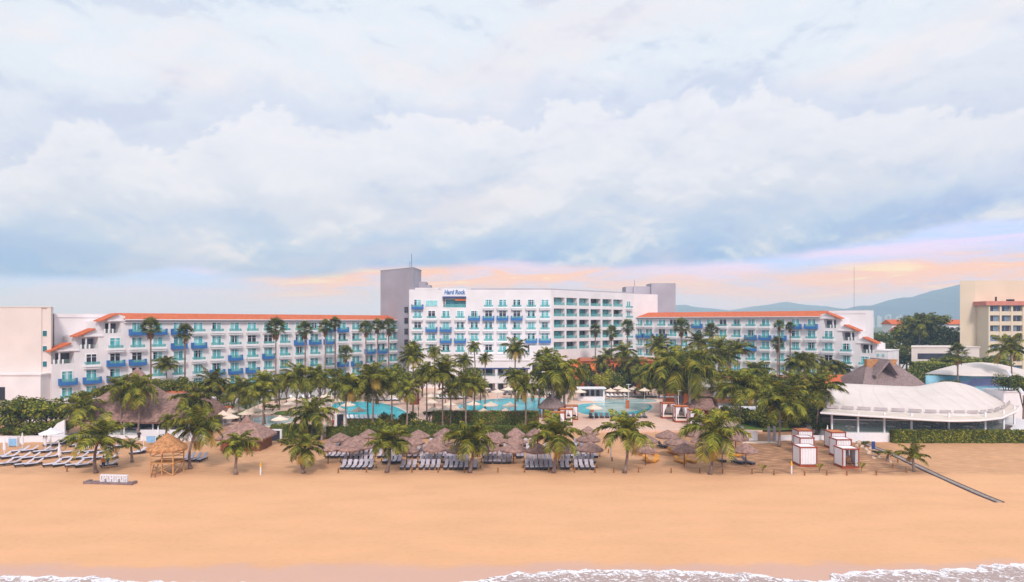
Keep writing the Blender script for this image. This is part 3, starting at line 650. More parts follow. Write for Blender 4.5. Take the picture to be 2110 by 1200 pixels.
# loggia bays of the angled section
for k in range(5):
    zt = 26.9 - 3.3 * k
    for a, b_ in ops:
        xa, xb = F2.x(a), F2.x(b_); xm = (xa + xb) / 2; wd = xb - xa
        m_ = MB(); m_.box(-wd / 2, wd / 2, -0.06, 0, -2.15, 0); m_.box(-0.06, 0.06, -0.1, -0.06, -2.15, 0, 0); p = loc2(F2.pt(xm, 1.79, zt))
        f = m_.build('window', M['charcoal'], mb); f.location = p; f.rotation_euler.z = F2.th
        g_ = MB(); c_ = random.choice((0, 0, 1, 2)); e1 = wd / 2 - 0.15; g_.box(-e1, -0.2, -0.12, -0.101, -2.1, -0.1, (c_ + 1) % 2); g_.box(0.0, e1, -0.12, -0.101, -2.1, -0.1, c_); g_.build('pane', tt, f)
        g_ = MB(); g_.box(-wd / 2, wd / 2, 0, 0.05, -2.2, -1.3); o = g_.build('balcony_glass', M['rail'], mb); o.location = loc2(F2.pt(xm, 0.02, zt)); o.rotation_euler.z = F2.th
    p = loc2(F2.pt(F2.x(1294.5), -0.003, 26.5 - 3.3 * k)); bay(mb, p.x, p.y, p.z, F2.th, False)
# podium in front of the block
pd = thing('lobby_podium', 'two storey white lobby podium with dark glazed fronts under the main block', 'podium', (0, 189, 0))
def cp(px): return (px - CX) * 189 / F
q = MB(); xa, xb = cp(958), cp(1092)
q.box(xa, xb, 0, 9.9, 7.0, 10.3); q.box(xa, xb, 3.0, 9.9, DZ - 0.1, 7.0); q.box(xa, xb, 0, 3.0, 2.7, 4.6); q.box(cp(1092), cp(1142), 2.0, 9.9, DZ - .1, 12.9)
for px in (958, 1020, 1088): q.box(cp(px), cp(px) + 0.7, 0.1, 3.0, DZ - 0.1, 7.0)
q.box(xa - .2, xb + .2, -0.25, 0, 9.0, 9.2); q.build('wall', M['white'], pd)
for i, px in enumerate((963, 978, 993, 1003, 1026, 1042, 1056, 1072)):
    for (za, zb) in ((4.6, 6.9), (0.5, 2.6)):
        f = MB(); f.box(0, 1.6, 0, 0.08, 0, zb - za); f = f.build('window', M['whitep'], pd); f.location = (cp(px), 2.9, za)
        f2 = MB(); f2.box(0.1, 1.5, -0.05, -0.001, 0.1, zb - za - 0.1); f2.build('pane', M['dark'], f)
q = MB(); q.box(xa, xb, -0.1, 0, 6.7, 7.0); q.build('fascia', M['deepblue'], pd)
q = MB(); q.box(xa + 0.1, xb - 0.1, 0.02, 0.06, 4.6, 5.5); q.build('balcony_glass', M['railc'], pd)
q = MB(); q.box(cp(1095), cp(1119), 1.85, 1.99, 4.2, 8.2); f = q.build('window', M['wshade'], pd); q = MB(); q.box(cp(1097), cp(1117), 1.8, 1.849, 4.5, 7.9); q.build('pane', M['dark'], f)
# orange pavilion building
ob_ = thing('orange_building', 'orange painted low building with tiled roof and white awnings behind the palms', 'building', (0, 194, 0))
def co_(px): return (px - CX) * 194 / F
q = MB(); q.box(co_(1182), co_(1352), 0, 10, DZ - .1, 8.6); q.build('wall', M['orange'], ob_)
q = MB(); q.xprism([(-0.6, 8.6), (2.6, 9.5), (10, 8.7)], co_(1196), co_(1360)); q.build('roof', mat('dull_tile', (.42, .13, .07), .9, .2, 1.5), ob_)
for a in (1203, 1242, 1286, 1318):
    q = MB(); q.xprism([(-1.6, 4.2), (-0.003, 5.3), (-0.003, 4.1), (-1.6, 4.0)], co_(a), co_(a + 26)); q.build('awning', M['wfab'], ob_)
    q = MB(); q.box(co_(a + 1), co_(a + 24), -0.08, -0.003, DZ, 3.9); q.build('door', M['dark'], ob_)
for a in (1209, 1213, 1232, 1262, 1300): q = MB(); q.box(co_(a), co_(a) + 0.45, -0.05, -0.003, 5.6, 7.8); q.build('window', M['dark'], ob_)
# low wings before the right hotel wing
lb = thing('low_building', 'long low white building with brown roof edge in front of the right wing', 'building', (0, 168, 0))
def cl(px): return (px - CX) * 168 / F
q = MB(); q.box(cl(1478), cl(1700), 0, 6, -0.3, 5.6); q.build('wall', M['white'], lb)
q = MB(); q.box(cl(1476), cl(1702), -0.5, 6.3, 5.6, 6.1); q.build('roof', M['pink'], lb)
for a in (1485, 1505, 1528, 1552, 1580, 1610, 1640, 1665): q = MB(); q.box(cl(a), cl(a + 11), -0.06, -0.003, 1.0, 3.6); q.build('window', M['dark'], lb)
lb = thing('tiled_lodge', 'low lodge with orange tiled roof between right wing and white tent', 'lodge', (0, 158, 0))
def cl2(px): return (px - CX) * 158 / F
q = MB(); q.box(cl2(1685), cl2(1800), 0, 8, -0.3, 5.4); q.build('wall', M['cream'], lb); q = MB(); q.xprism([(-0.8, 5.3), (3.0, 7.3), (8.6, 5.4)], cl2(1680), cl2(1805)); q.build('roof', M['tile'], lb)

# beige hotel at the right edge
bh = thing('beige_hotel', 'large beige hotel with blank gable wall and rows of windows at the right edge', 'hotel', ((1978 - CX) * 222 / F, 222, 0))
def cb(px, Y=215): return (px - CX) * Y / F - (1978 - CX) * 222 / F
q = MB(); q.prism([(0, 0), (4, -1.5), (60, -1.5), (60, 20), (14, 20)], -0.3, 33.2)
q.box(cb(2037), cb(2037) + 0.5, -7, -1.5, -0.3, 25.0); q.box(cb(2037) + .5, 50, -6.2, -1.5, -0.3, 25.0)
xs_ = [2037 + 23.4 * i for i in range(8)]
for px in xs_[1:]: q.box(cb(px) - 0.02, cb(px) + 0.55, -7, -6.201, -0.3, 25.0)
for k in range(8):
    z = 25.0 - 3.17 * k; q.box(cb(2037) + .3, 50, -6.9, -6.202, z - 3.17 - 0.0, z - 3.17 + 1.25)
q.build('wall', M['beige'], bh)
q = MB(); q.box(cb(2030), 50.5, -7.6, -1.4, 25.0, 26.3); q.build('cornice', M['pink'], bh)
q = MB(); q.tube([(cb(2066), -4, 26.3), (cb(2066), -4, 27.8)], 0.3, 6); q.box(cb(2092), cb(2100), -5, -3, 26.3, 27.0); q.build('roof_vent', M['charcoal'], bh)
for k in range(7):
    for i in range(7):
        z = 25.0 - 3.17 * k; xa = cb(xs_[i]) + 0.6; f = MB(); f.box(0, 2.9, 0, 0.08, 0, 1.85); f = f.build('window', M['whitep'], bh); f.location = (xa, -6.3, z - 1.9)
        f2 = MB(); f2.box(0.08, 1.4, -0.05, -0.001, 0.05, 1.75, random.choice((0, 1))); f2.box(1.5, 2.8, -0.05, -0.001, 0.05, 1.75, random.choice((0, 1))); f2.build('pane', [M['dark'], mat('blue_grey_glass', (0.16, 0.22, 0.30), 0.15, 0.3, 0.6)], f)
# low white building near it
lb = thing('low_building', 'low cream flat roofed building at the foot of the beige hotel', 'building', ((1878 - CX) * 200 / F, 200, 0))
q = MB(); q.prism([(0, 0), (20, 0), (20, 10), (6, 10)], -0.3, 12.2); q.prism([(-.2, -.2), (20.2, -.2), (20.2, 10), (5.9, 10)], 12.2, 12.5); q.build('wall', M['cream'], lb); q = MB(); q.box(1.8, 12, -0.06, -0.003, 8.8, 10.5); q.build('window', M['dark'], lb)  # the window here is a shaded recess, put in as a flat dark panel
# far houses
HS = [(1838, 1868, 668, 300, 'white house with red tiled roof nearest the right wing end', 1), (1830, 1850, 690, 285, 'small white house low among the far right trees', 0), (1866, 1912, 661, 330, 'wide flat roofed white house behind the far palm', 0), (1856, 1880, 683, 290, 'white house with small tiled porch beneath the wide flat house', 1), (1932, 1966, 663, 320, 'white house partly hidden beside the far palm', 0), (1955, 1990, 668, 310, 'orange roofed white house against the beige hotel', 1)]
for (a, b_, y, Y, lab, til) in HS:
    xa, xb = (a - CX) * Y / F, (b_ - CX) * Y / F; z = 20 - (y - HY) * Y / F
    hh_ = thing('house', lab, 'house', (xa, Y, 0), 0, 'houses among the trees on the far right')
    q = MB(); q.box(0, xb - xa, 0, 8, -0.3, z); q.build('wall', M['whitep'], hh_)
    q = MB()
    if til: q.xprism([(-0.8, z - 0.1), (4, z + 2.0), (8.8, z - 0.1)], -0.5, xb - xa + 0.5)
    else: q.box(-0.4, xb - xa + 0.4, -0.4, 8.4, z, z + 0.4)
    q.build('roof', M['tile'] if til else M['wshade'], hh_)
    n_ = max(1, int((xb - xa) / 3))
    for i in range(n_):
        for zz in (z - 3, z - 6.2):
            q = MB(); q.box(0.8 + i * 3, 2.2 + i * 3, -0.06, -0.003, zz, zz + 1.5); q.build('window', M['dark'], hh_)
# city towers far away
for i, (px, y) in enumerate([(1828, 652), (1833, 649), (1850, 655), (1858, 651), (1868, 654), (1800, 655), (1812, 653), (1783, 656)]):
    Y = 2300; z = 20 - (y - HY) * Y / F; q = MB(); wd = random.uniform(5, 9)
    q.box(-wd, wd, 0, 16, -0.3, z); q.box(-wd * .4, wd * .4, 3, 10, z, z + 4)
    o = q.build('city_tower', M['city']); o.location = ((px - CX) * Y / F, Y, 0)
    tag(o, 'pale distant high rise below the mountain, %s' % ordn(sorted([1828, 1833, 1850, 1858, 1868, 1800, 1812, 1783]).index(px), 8), 'high rise', 'distant high rises below the mountain')
q = MB(); q.tube([(0, 0, 0), (0, 0, 44)], [0.16, 0.10], 5); [q.box(-0.22, 0.22, -0.22, 0.22, z, z + 0.15) for z in range(4, 44, 4)]
o = q.build('radio_mast', M['greyc']); o.location = ((1760 - CX) * 400 / F, 400, 8); tag(o, 'thin tall radio mast rising behind the stepped end of right wing', 'mast')

# ---------- vegetation meshes ----------
def coco_crown(seed, nf=24, drop=1.0, arch=1.0, young=0.0):
    rnd = random.Random(seed); m = MB()
    for i in range(nf):
        a = 2.39996 * i + rnd.uniform(-.25, .25); f = (i + 0.5) / nf
        e0 = R(86 - 100 * f * (1 - young) + rnd.uniform(-8, 8)); dr = R((55 + 55 * f * drop) * arch + rnd.uniform(-12, 12)); Ln = (0.85 + 0.25 * math.sin(math.pi * f)) * rnd.uniform(0.85, 1.1)
        d0 = Vector((math.cos(a), math.sin(a), 0)); side = Vector((-d0.y, d0.x, 0)); tw = rnd.uniform(-.35, .35)
        pts = [Vector((0, 0, 0))]; dirs = []; NS = 12
        for s_ in range(NS):
            e = e0 - dr * ((s_ + 0.5) / NS) ** 1.25; dv = (d0 + side * tw * (s_ / NS) ** 2).normalized() * math.cos(e) + Vector((0, 0, math.sin(e))); dirs.append(dv); pts.append(pts[-1] + dv * Ln / NS)
        m.tube(pts[::3], [0.017, 0.014, 0.010, 0.007, 0.004][:len(pts[::3])], 3, 2 if f > .25 else 1)
        old = f > 0.9 and rnd.random() < 0.5
        nl = 30
        for k in range(nl):
            s_ = 0.10 + 0.88 * k / (nl - 1); q = s_ * NS; j = min(int(q), NS - 1); p = pts[j].lerp(pts[j + 1], q - j); dv = dirs[j]
            sd = dv.cross(Vector((0, 0, 1))); sd = sd.normalized() if sd.length > 0.01 else side
            up = sd.cross(dv).normalized(); ln = 0.30 * (0.35 + 0.75 * math.sin(math.pi * min(1, s_ * 0.85 + 0.12))) * Ln
            for sg in (-1, 1):
                ld = (sd * sg * 0.8 + dv * 0.55 + up * rnd.uniform(-.05, .3)).normalized(); tip = p + ld * ln + Vector((0, 0, -ln * rnd.uniform(0.25, 0.75)))
                midp = p + ld * ln * 0.5 + Vector((0, 0, -ln * 0.06)); w_ = dv * 0.0155
                mi = 3 if old else (0 if rnd.random() < 0.5 - .25 * s_ else (1 if rnd.random() < 0.65 else 2))
                n = len(m.v); m.v += [tuple(p - w_ * .6), tuple(p + w_ * .6), tuple(midp + w_), tuple(tip), tuple(midp - w_)]; m.f.append((n, n + 1, n + 2, n + 3, n + 4)); m.m.append(mi)
    m.lathe([(0.02, -0.16), (0.05, -0.05), (0.045, 0.05), (0.012, 0.18)], 7, mi=1)
    return m.mesh('coconut_crown_mesh', [M['lf1'], M['lf2'], M['lf3'], M['lf4']])
def fan_crown(seed, n=46):
    rnd = random.Random(seed); m = MB()
    for i in range(n):
        f = (i + .5) / n; a = 2.39996 * i; e = R(88 - 128 * f + rnd.uniform(-8, 8)); d = Vector((math.cos(a) * math.cos(e), math.sin(a) * math.cos(e), math.sin(e)))
        pl = rnd.uniform(0.38, 0.52); p0 = d * pl; m.tube([Vector(), p0], [0.012, 0.006], 3, 0)
        s1 = d.cross(Vector((0, 0, 1))); s1 = s1.normalized() if s1.length > .05 else Vector((1, 0, 0)); s2 = s1.cross(d)
        s1 = (s1 * math.cos(0.3) + s2 * math.sin(rnd.uniform(-.6, .6))).normalized(); mi = 0 if rnd.random() < (0.35 + 0.4 * f) else (1 if rnd.random() < 0.75 else 2)
        for k in range(13):
            t = (k / 12 - 0.5) * R(210); dd = d * math.cos(t) + s1 * math.sin(t); ln = rnd.uniform(0.36, 0.5) * (1 - 0.25 * abs(t) / 1.8)
            tip = p0 + dd * ln + Vector((0, 0, -0.10 * ln / .4 * rnd.uniform(.3, 1.6))); pr = (s1 * math.cos(t) - d * math.sin(t)) * 0.028; md = p0 + dd * ln * .55
            q = len(m.v); m.v += [tuple(p0), tuple(md + pr), tuple(tip), tuple(md - pr)]; m.f.append((q, q + 1, q + 2, q + 3)); m.m.append(mi)
    return m.mesh('fan_crown_mesh', [M['fp1'], M['fp2'], M['lf2']])
def skirt(seed):
    rnd = random.Random(seed); m = MB()
    for i in range(46):
        a = rnd.uniform(0, 6.28); r0 = rnd.uniform(.02, .12); z0 = rnd.uniform(-.5, -.02); ln = rnd.uniform(.3, .6); r1 = rnd.uniform(.12, .38); w_ = 0.06
        p = Vector((math.cos(a) * r0, math.sin(a) * r0, z0)); q = Vector((math.cos(a) * r1, math.sin(a) * r1, z0 - ln)); s_ = Vector((-math.sin(a), math.cos(a), 0)) * w_
        m.face([p, q + s_ - Vector((0, 0, -.1)), q, q - s_ + Vector((0, 0, .08))], 0)
    m.lathe([(0.035, -1.0), (0.10, -0.7), (0.11, -0.3), (0.05, 0.0)], 7, jit=.2)
    return m.mesh('skirt_mesh', M['deadf'])
def leafball(seed, R0=(1, 1, 0.8), lobes=12, leaves=2600, size=0.065, mats=('lf1', 'lf2', 'lf3'), wts=(.48, .38, .14)):
    rnd = random.Random(seed); m = MB(); L_ = []
    for i in range(lobes):
        a = 2.4 * i + rnd.uniform(-.4, .4); rr = math.sqrt((i + .5) / lobes) * 0.68; zz = rnd.uniform(-.45, .55) * (1.15 - rr)
        L_.append((Vector((math.cos(a) * rr, math.sin(a) * rr, zz)), rnd.uniform(.24, .44)))
    for i in range(leaves):
        c, r = L_[int(rnd.random() ** 1.0 * lobes)]
        u = rnd.uniform(-1, 1); t = rnd.uniform(0, 6.283); d = Vector((math.sqrt(1 - u * u) * math.cos(t), math.sqrt(1 - u * u) * math.sin(t), u))
        p = c + d * r * rnd.uniform(.72, 1.12); n = (d + Vector((rnd.uniform(-.8, .8), rnd.uniform(-.8, .8), rnd.uniform(-.3, .8)))).normalized()
        a = n.cross(Vector((rnd.uniform(-1, 1), rnd.uniform(-1, 1), rnd.uniform(-1, 1)))).normalized(); b_ = n.cross(a); s_ = size * rnd.uniform(.6, 1.4)
        P = [Vector((q.x * R0[0], q.y * R0[1], q.z * R0[2])) for q in (p - a * s_, p + b_ * s_ * .6, p + a * s_, p - b_ * s_ * .6)]
        x = rnd.random(); m.face(P, 0 if x < wts[0] else (1 if x < wts[0] + wts[1] else 2))
    return m.mesh('foliage_mesh', [M[k] for k in mats])
CRN = [coco_crown(i, 20 + (i * 5) % 9, .75 + .1 * (i % 5), .8 + .09 * ((i * 3) % 5)) for i in range(8)]; CYN = [coco_crown(20, 13, .7, .95, .35), coco_crown(21, 12, .8, 1.0, .3)]
CRY = [coco_crown(30 + i, 20, 1.15, 1.3) for i in range(2)]
FCR = [fan_crown(i) for i in range(3)]; SKT = [skirt(i) for i in range(2)]
LFB = [leafball(i) for i in range(4)]; LBR = leafball(9, mats=('lf2', 'lf3', 'hedg'), wts=(.4, .4, .2)); LSM = [leafball(40 + i, leaves=500, size=.12, lobes=7) for i in range(3)]
LDK = leafball(50, wts=(.8, .18, .02), leaves=2200)
NUT = MB()
for i in range(9):
    a = i * 2.4; r = 0.20 + .1 * (i % 2); NUT.lathe([(0.02, -.14), (.11, -.08), (.13, 0), (.10, .1), (.02, .15)], 7, c=(math.cos(a) * r, math.sin(a) * r)); k = len(NUT.v) - 35
    for j in range(k, len(NUT.v)): v = NUT.v[j]; NUT.v[j] = (v[0], v[1], v[2] - .25 - .12 * (i % 3))
NUT = NUT.mesh('coconut_mesh', M['coco'], True)
def trunk_mesh(H, r0, r1, lean=(0, 0), curve_=0.0, mat_=None, flare=1.5):
    m = MB(); pts = []; rad = []; n = 9
    for i in range(n + 1):
        t = i / n; b_ = t ** 1.6 if curve_ == 0 else t * t
        pts.append((lean[0] * b_ + curve_ * math.sin(t * math.pi), lean[1] * b_, H * t)); rad.append((r0 + (r1 - r0) * t) * (1 + (flare - 1) * max(0, 1 - t * 8)) * (1.04 if i % 2 else .97))
    m.tube(pts, rad, 8); return m.mesh('trunk_mesh', mat_ or M['trunk'], True), pts[-1]
VEG = []   # (zone, px, label parts, root)
def palm(kind, px, top_y, w_, base_y=None, Z=None, z0=None, zone='', desc='', lean=0.0, seed=None):
    """px: trunk foot in the photo, top_y: crown heart, w_: crown width, base_y: foot (or Z: distance)"""
    if z0 is None: z0 = 0.0 if (base_y and base_y > 893) or (Z and Z < 112) else DZ
    Y = Z or (CAMZ - z0) * F / (base_y - HY); X_ = (px - CX) * Y / F; zt = CAMZ - (top_y - HY) * Y / F; H = zt - z0; rr = w_ / 2 * Y / F
    s_ = random.Random(int(px * 7 + top_y)); lx_ = lean * Y / F
    nm = {'coco': 'coconut_palm', 'fan': 'fan_palm', 'royal': 'royal_palm', 'young': 'young_palm'}[kind]
    o = thing(nm, None, 'palm tree', (X_, Y, z0)); ly = s_.uniform(-.4, .4)
    if kind == 'fan': me_, tp = trunk_mesh(H, .22, .15, (lx_, ly), 0, None, 1.3)
    elif kind == 'royal': me_, tp = trunk_mesh(H, .30, .20, (lx_, ly), 0, M['rtrunk'], 1.2)
    elif kind == 'young': me_, tp = trunk_mesh(H, .20, .14, (lx_, ly), 0, None, 1.4)
    else: me_, tp = trunk_mesh(H, .21 if Y < 112 else .16, .14 if Y < 112 else .11, (lx_, ly), s_.uniform(-.35, .35), None, 1.7)
    ob('trunk', me_, o)
    if kind == 'fan':
        ob('crown', s_.choice(FCR), o, tp, s_.uniform(0, 6), rr * 1.3); ob('dead_frond_skirt', s_.choice(SKT), o, (tp[0], tp[1], tp[2] - .1), s_.uniform(0, 6), (rr, rr, rr * 1.25))
    else:
        me_ = {'coco': CRN, 'royal': CRY, 'young': CYN}[kind]; cw = ob('crown', s_.choice(me_), o, tp, s_.uniform(0, 6), (rr * 1.12 * s_.uniform(.93, 1.07), rr * 1.12, rr * 1.12 * s_.uniform(.9, 1.2))); cw.rotation_euler.x = s_.uniform(-.16, .16); cw.rotation_euler.y = s_.uniform(-.16, .16)
        if kind == 'coco' and Y < 112: ob('coconuts', NUT, o, (tp[0], tp[1], tp[2] - .1), 0, 1.0)
    VEG.append((zone, px, desc or {'coco': 'coconut palm', 'fan': 'slender fan palm', 'royal': 'thick royal palm', 'young': 'young palm'}[kind], o))
    return o
Z1 = 'row of fan palms before the left wing'
for a in [(311, 672, 42, 143), (381, 683, 38, 146), (568, 673, 44, 163), (629, 677, 36, 172), (670, 672, 34, 178), (691, 664, 28, 181), (712, 726, 34, 172), (754, 674, 32, 188), (778, 669, 30, 191), (801, 671, 36, 192)]:
    palm('fan', a[0], a[1] + 2, a[2], Z=a[3], zone=Z1)
Z2 = 'fan palms before the main block'
for a in [(1227, 680, 27, 200), (1260, 685, 30, 200), (1293, 673, 32, 200)]: palm('fan', a[0], a[1], a[2], Z=a[3], zone=Z2)
Z3 = 'fan palms before the right wing'
for a in [(1404, 673, 38, 190), (1466, 680, 32, 185), (1606, 670, 24, 168), (1628, 673, 22, 172), (1602, 708, 30, 176), (1973, 727, 42, 150)]: palm('fan', a[0], a[1], a[2], Z=a[3], zone=Z3 if a[0] < 1900 else 'palms around the tents')
Z4 = 'beachfront row of coconut palms'
for a in [(198, 905, 118, 975, 4), (392, 884, 108, 966, 14), (486, 918, 78, 978, 6), (625, 926, 84, 975, 2), (797, 912, 88, 974, 4), (968, 905, 112, 974, 5), (1140, 898, 116, 975, 2), (1287, 893, 112, 975, 3), (1463, 893, 124, 978, 8)]:
    palm('coco', a[0], a[1], a[2], a[3], zone=Z4, lean=a[4])
palm('young', 272, 920, 44, 952, zone='left beach'); palm('young', 1883, 945, 62, 972, zone='right beach'); palm('young', 1828, 934, 24, 950, zone='right beach')
Z5 = 'coconut palms behind the sunbed rows'
for a in [(166, 846, 84, 905, 0), (251, 802, 80, 903, -4), (283, 806, 80, 905, 2), (398, 828, 84, 900, 4), (640, 856, 92, 908, 4), (1525, 800, 104, 893, 2), (1605, 832, 112, 921, 2), (1682, 806, 92, 896, 8), (345, 870, 40, 930, 0)]:
    palm('coco', a[0], a[1], a[2], a[3], zone=Z5, lean=a[4])
Z6 = 'coconut palms between the left pools'
for a in [(438, 788, 62, 868), (495, 803, 62, 872), (545, 790, 68, 874), (541, 812, 60, 878), (610, 778, 72, 868), (655, 775, 60, 862), (716, 800, 76, 885), (766, 778, 78, 886), (760, 806, 64, 872), (806, 792, 64, 880), (838, 806, 60, 886), (850, 738, 58, 862), (851, 716, 34, 858), (880, 770, 60, 870)]:
    palm('coco', a[0], a[1], a[2], a[3], zone=Z6)
Z7 = 'coconut palms beside the middle pool'
for a in [(912, 770, 74, 886), (928, 806, 50, 876), (959, 795, 62, 888), (980, 800, 54, 872), (977, 716, 30, 845), (1000, 740, 34, 842), (1062, 722, 56, 862), (1063, 778, 58, 876), (1081, 800, 62, 888), (1127, 733, 44, 840), (1110, 740, 30, 838), (895, 726, 32, 842), (956, 745, 44, 846), (918, 748, 44, 848)]:
    palm('coco', a[0], a[1], a[2], a[3], zone=Z7)
Z8 = 'royal palms around the right pool'
for a in [(1139, 770, 108, 862), (1152, 778, 110, 858), (1163, 772, 86, 852)]: palm('royal', a[0], a[1], a[2], a[3], zone='royal palms by the round thatched bar', lean=random.uniform(-4, 4))
for a in [(1369, 768, 110, 850), (1393, 758, 118, 856), (1422, 765, 124, 858), (1404, 775, 90, 848), (1446, 748, 74, 846)]: palm('royal', a[0], a[1], a[2], a[3], zone=Z8, lean=random.uniform(-4, 4))
Z9 = 'coconut palms before the right wing'
for a in [(1252, 735, 46, 812), (1285, 727, 52, 812), (1240, 748, 40, 812), (1308, 750, 50, 815), (1357, 714, 56, 812), (1438, 706, 58, 815), (1482, 722, 60, 822), (1521, 722, 62, 824), (1497, 740, 60, 826), (1555, 768, 60, 832), (1583, 790, 60, 838), (1645, 752, 62, 836), (1668, 745, 50, 830), (1562, 800, 70, 868), (1640, 800, 80, 872), (1700, 758, 44, 822), (1722, 760, 44, 822), (1330, 775, 60, 820), (1490, 805, 60, 856), (1735, 762, 40, 822)]:
    palm('coco', a[0], a[1], a[2], a[3], zone=Z9)
for a in [(48, 798, 62, 856), (343, 752, 48, 858), (5, 788, 40, 850)]: palm('coco', a[0], a[1], a[2], a[3], zone='palms before the left wing end')
palm('coco', 1895, 672, 60, Z=240, z0=-0.3, zone='palms around the tents', desc='tall far palm'); palm('coco', 2084, 722, 78, Z=150, z0=-.3, zone='palms around the tents'); palm('coco', 1690, 778, 50, Z=150, z0=-.3, zone='palms around the tents')
byz = {}
for z_, px, d_, o in VEG: byz.setdefault((z_), []).append((px, d_, o))
ALON = {'left beach': 'small young palm behind the left sunbeds near the thatched lookout', }
for z_, ls in byz.items():
    ls.sort(key=lambda q: q[0])
    for i, (px, d_, o) in enumerate(ls):
        if len(ls) == 1: o['label'] = ALON.get(z_, d_ + ' in the ' + z_)
        else:
            pos = ordn(i, len(ls)); o['label'] = ('%s, %s in the %s' % (d_, pos, z_)) if z_.startswith('row') or z_.startswith('beachfront') or 'beach' in z_ else ('%s, %s among %s' % (d_, pos, z_)); o['group'] = z_

# broadleaf trees and shrubs
def tree(px, cy, w_, h_, Z, label, mesh=None, name='broadleaf_tree', cat='tree', z0=None, group=None):
    z0 = (DZ if Z > 124 else 0.0) if z0 is None else z0
    X_ = (px - CX) * Z / F; zc = CAMZ - (cy - HY) * Z / F; rx = w_ / 2 * Z / F; rz_ = h_ / 2 * Z / F
    o = thing(name, label, cat, (X_, Z, z0), 0, group); H = max(.3, zc - z0)
    m_ = MB(); m_.tube([(0, 0, 0), (.1, 0, H * .5), (0, .1, H)], [max(.08, rx * .07), rx * .05, rx * .03], 6)
    for k in range(4): a = k * 1.6 + px; m_.tube([(0, 0, H * .35), (math.cos(a) * rx * .3, math.sin(a) * rx * .3, H * .75), (math.cos(a) * rx * .5, math.sin(a) * rx * .5, H + rz_ * .2)], [rx * .04, rx * .03, rx * .012], 5)
    m_.build('trunk' if name != 'shrub' else 'stem', M['bark'], o)
    me_ = mesh or random.choice(LFB); ob('crown' if name != 'shrub' else 'foliage', me_, o, (0, 0, H), random.uniform(0, 6), (rx * 1.02, rx * 1.02, rz_ * 1.25))
    return o
TG = 'broad dark trees at the left beach edge'
for i, a in enumerate([(18, 855, 90, 92, 118), (62, 848, 84, 88, 122), (105, 852, 92, 80, 119), (128, 880, 60, 44, 116), (30, 890, 70, 40, 116), (75, 885, 80, 46, 115)]):
    tree(*a, label='bushy dark green tree at left beach edge, %s' % ['leftmost of the tall ones', 'middle of the tall ones', 'rightmost of the tall ones', 'low one against the white sloping wall', 'low one at the picture edge', 'low one behind the white fence'][i], group=TG)
LB1 = [(165, 822, 50, 44, 128), (205, 812, 44, 36, 130), (320, 800, 46, 40, 134), (350, 796, 44, 44, 135), (380, 794, 50, 50, 136), (412, 803, 46, 48, 134), (446, 800, 52, 60, 136), (480, 808, 46, 50, 138), (515, 805, 44, 52, 140), (545, 790, 40, 40, 142), (575, 798, 46, 50, 150), (640, 786, 44, 44, 165), (690, 793, 46, 44, 162), (736, 790, 50, 46, 168), (790, 772, 50, 44, 180), (815, 768, 44, 50, 178), (690, 770, 40, 30, 170), (466, 822, 40, 34, 134), (505, 826, 36, 28, 136)]
LB1x = [(590, 782, 46, 40, 158), (612, 792, 44, 40, 160), (632, 800, 40, 34, 158), (660, 792, 44, 40, 164), (712, 785, 44, 40, 170), (758, 782, 46, 44, 172), (776, 792, 44, 36, 168), (838, 782, 48, 48, 170), (856, 790, 46, 44, 168), (1205, 764, 36, 44, 188), (1246, 768, 40, 46, 187), (1283, 764, 40, 48, 187), (1318, 766, 44, 44, 187)]
for i, a in enumerate(LB1): tree(*a, label='round leafy tree, %s along the green belt before left wing' % ordn(i, len(LB1)) if i < 17 else ['low leafy tree behind the small tiled roof left of pools', 'low bright leafy tree beside the left pool terrace'][i - 17], group='leafy trees before the left wing', mesh=LBR if i in (8, 11, 18) else None)
for i, a in enumerate(LB1x): tree(*a, label=('bushy tree, %s in the second belt between left wing and pools' % ordn(i, 9) if i < 9 else 'bushy tree, %s of those shading the orange building' % ordn(i - 9, 4)), group='second tree belt before the left wing' if i < 9 else 'trees before the orange building')
LB2 = [(870, 778, 50, 54, 176), (905, 770, 46, 50, 178), (940, 790, 54, 56, 172), (972, 778, 52, 60, 174), (990, 790, 40, 40, 168), (1178, 790, 46, 34, 184), (1212, 778, 44, 46, 186), (1245, 778, 54, 58, 182), (1275, 782, 46, 56, 180), (1306, 776, 52, 60, 182), (1336, 782, 44, 56, 178), (1358, 788, 40, 46, 172), (1470, 775, 50, 44, 172), (1505, 768, 44, 30, 174), (1545, 775, 48, 40, 160), (1568, 770, 40, 36, 160)]
for i, a in enumerate(LB2): tree(*a, label='leafy tree, %s of the belt behind the middle and right pools' % ordn(i, len(LB2)), group='leafy trees behind the middle and right pools', mesh=[None, LBR, LDK][i % 3])
LB3 = [(1548, 858, 60, 56, 130), (1572, 868, 56, 56, 126), (1600, 848, 66, 70, 128), (1640, 852, 70, 76, 126), (1662, 868, 60, 50, 124), (1700, 880, 50, 34, 120), (1590, 812, 50, 46, 140), (1625, 790, 52, 50, 145), (1655, 808, 50, 50, 142), (1722, 884, 34, 30, 119), (1500, 850, 40, 34, 136)]
for i, a in enumerate(sorted(LB3)): a = (a[0], a[1], a[2] * 1.25, a[3] * 1.15, a[4]); tree(*a, label='dark dense tree, %s of the clump behind the right cabanas' % ordn(i, len(LB3)), group='dark trees left of the white tent', mesh=LDK if i % 2 else None)
LB4 = [(1822, 700, 40, 50, 250), (1845, 718, 50, 40, 245), (1868, 690, 46, 50, 262), (1880, 700, 60, 70, 250), (1915, 685, 54, 70, 250), (1940, 700, 54, 60, 240), (1962, 692, 44, 60, 245), (1850, 735, 60, 40, 215), (1815, 730, 36, 34, 205), (1880, 662, 40, 36, 258), (1930, 664, 40, 36, 262), (1995, 750, 60, 30, 172), (1955, 746, 70, 32, 176), (2020, 745, 50, 30, 180), (2055, 748, 50, 30, 176)]
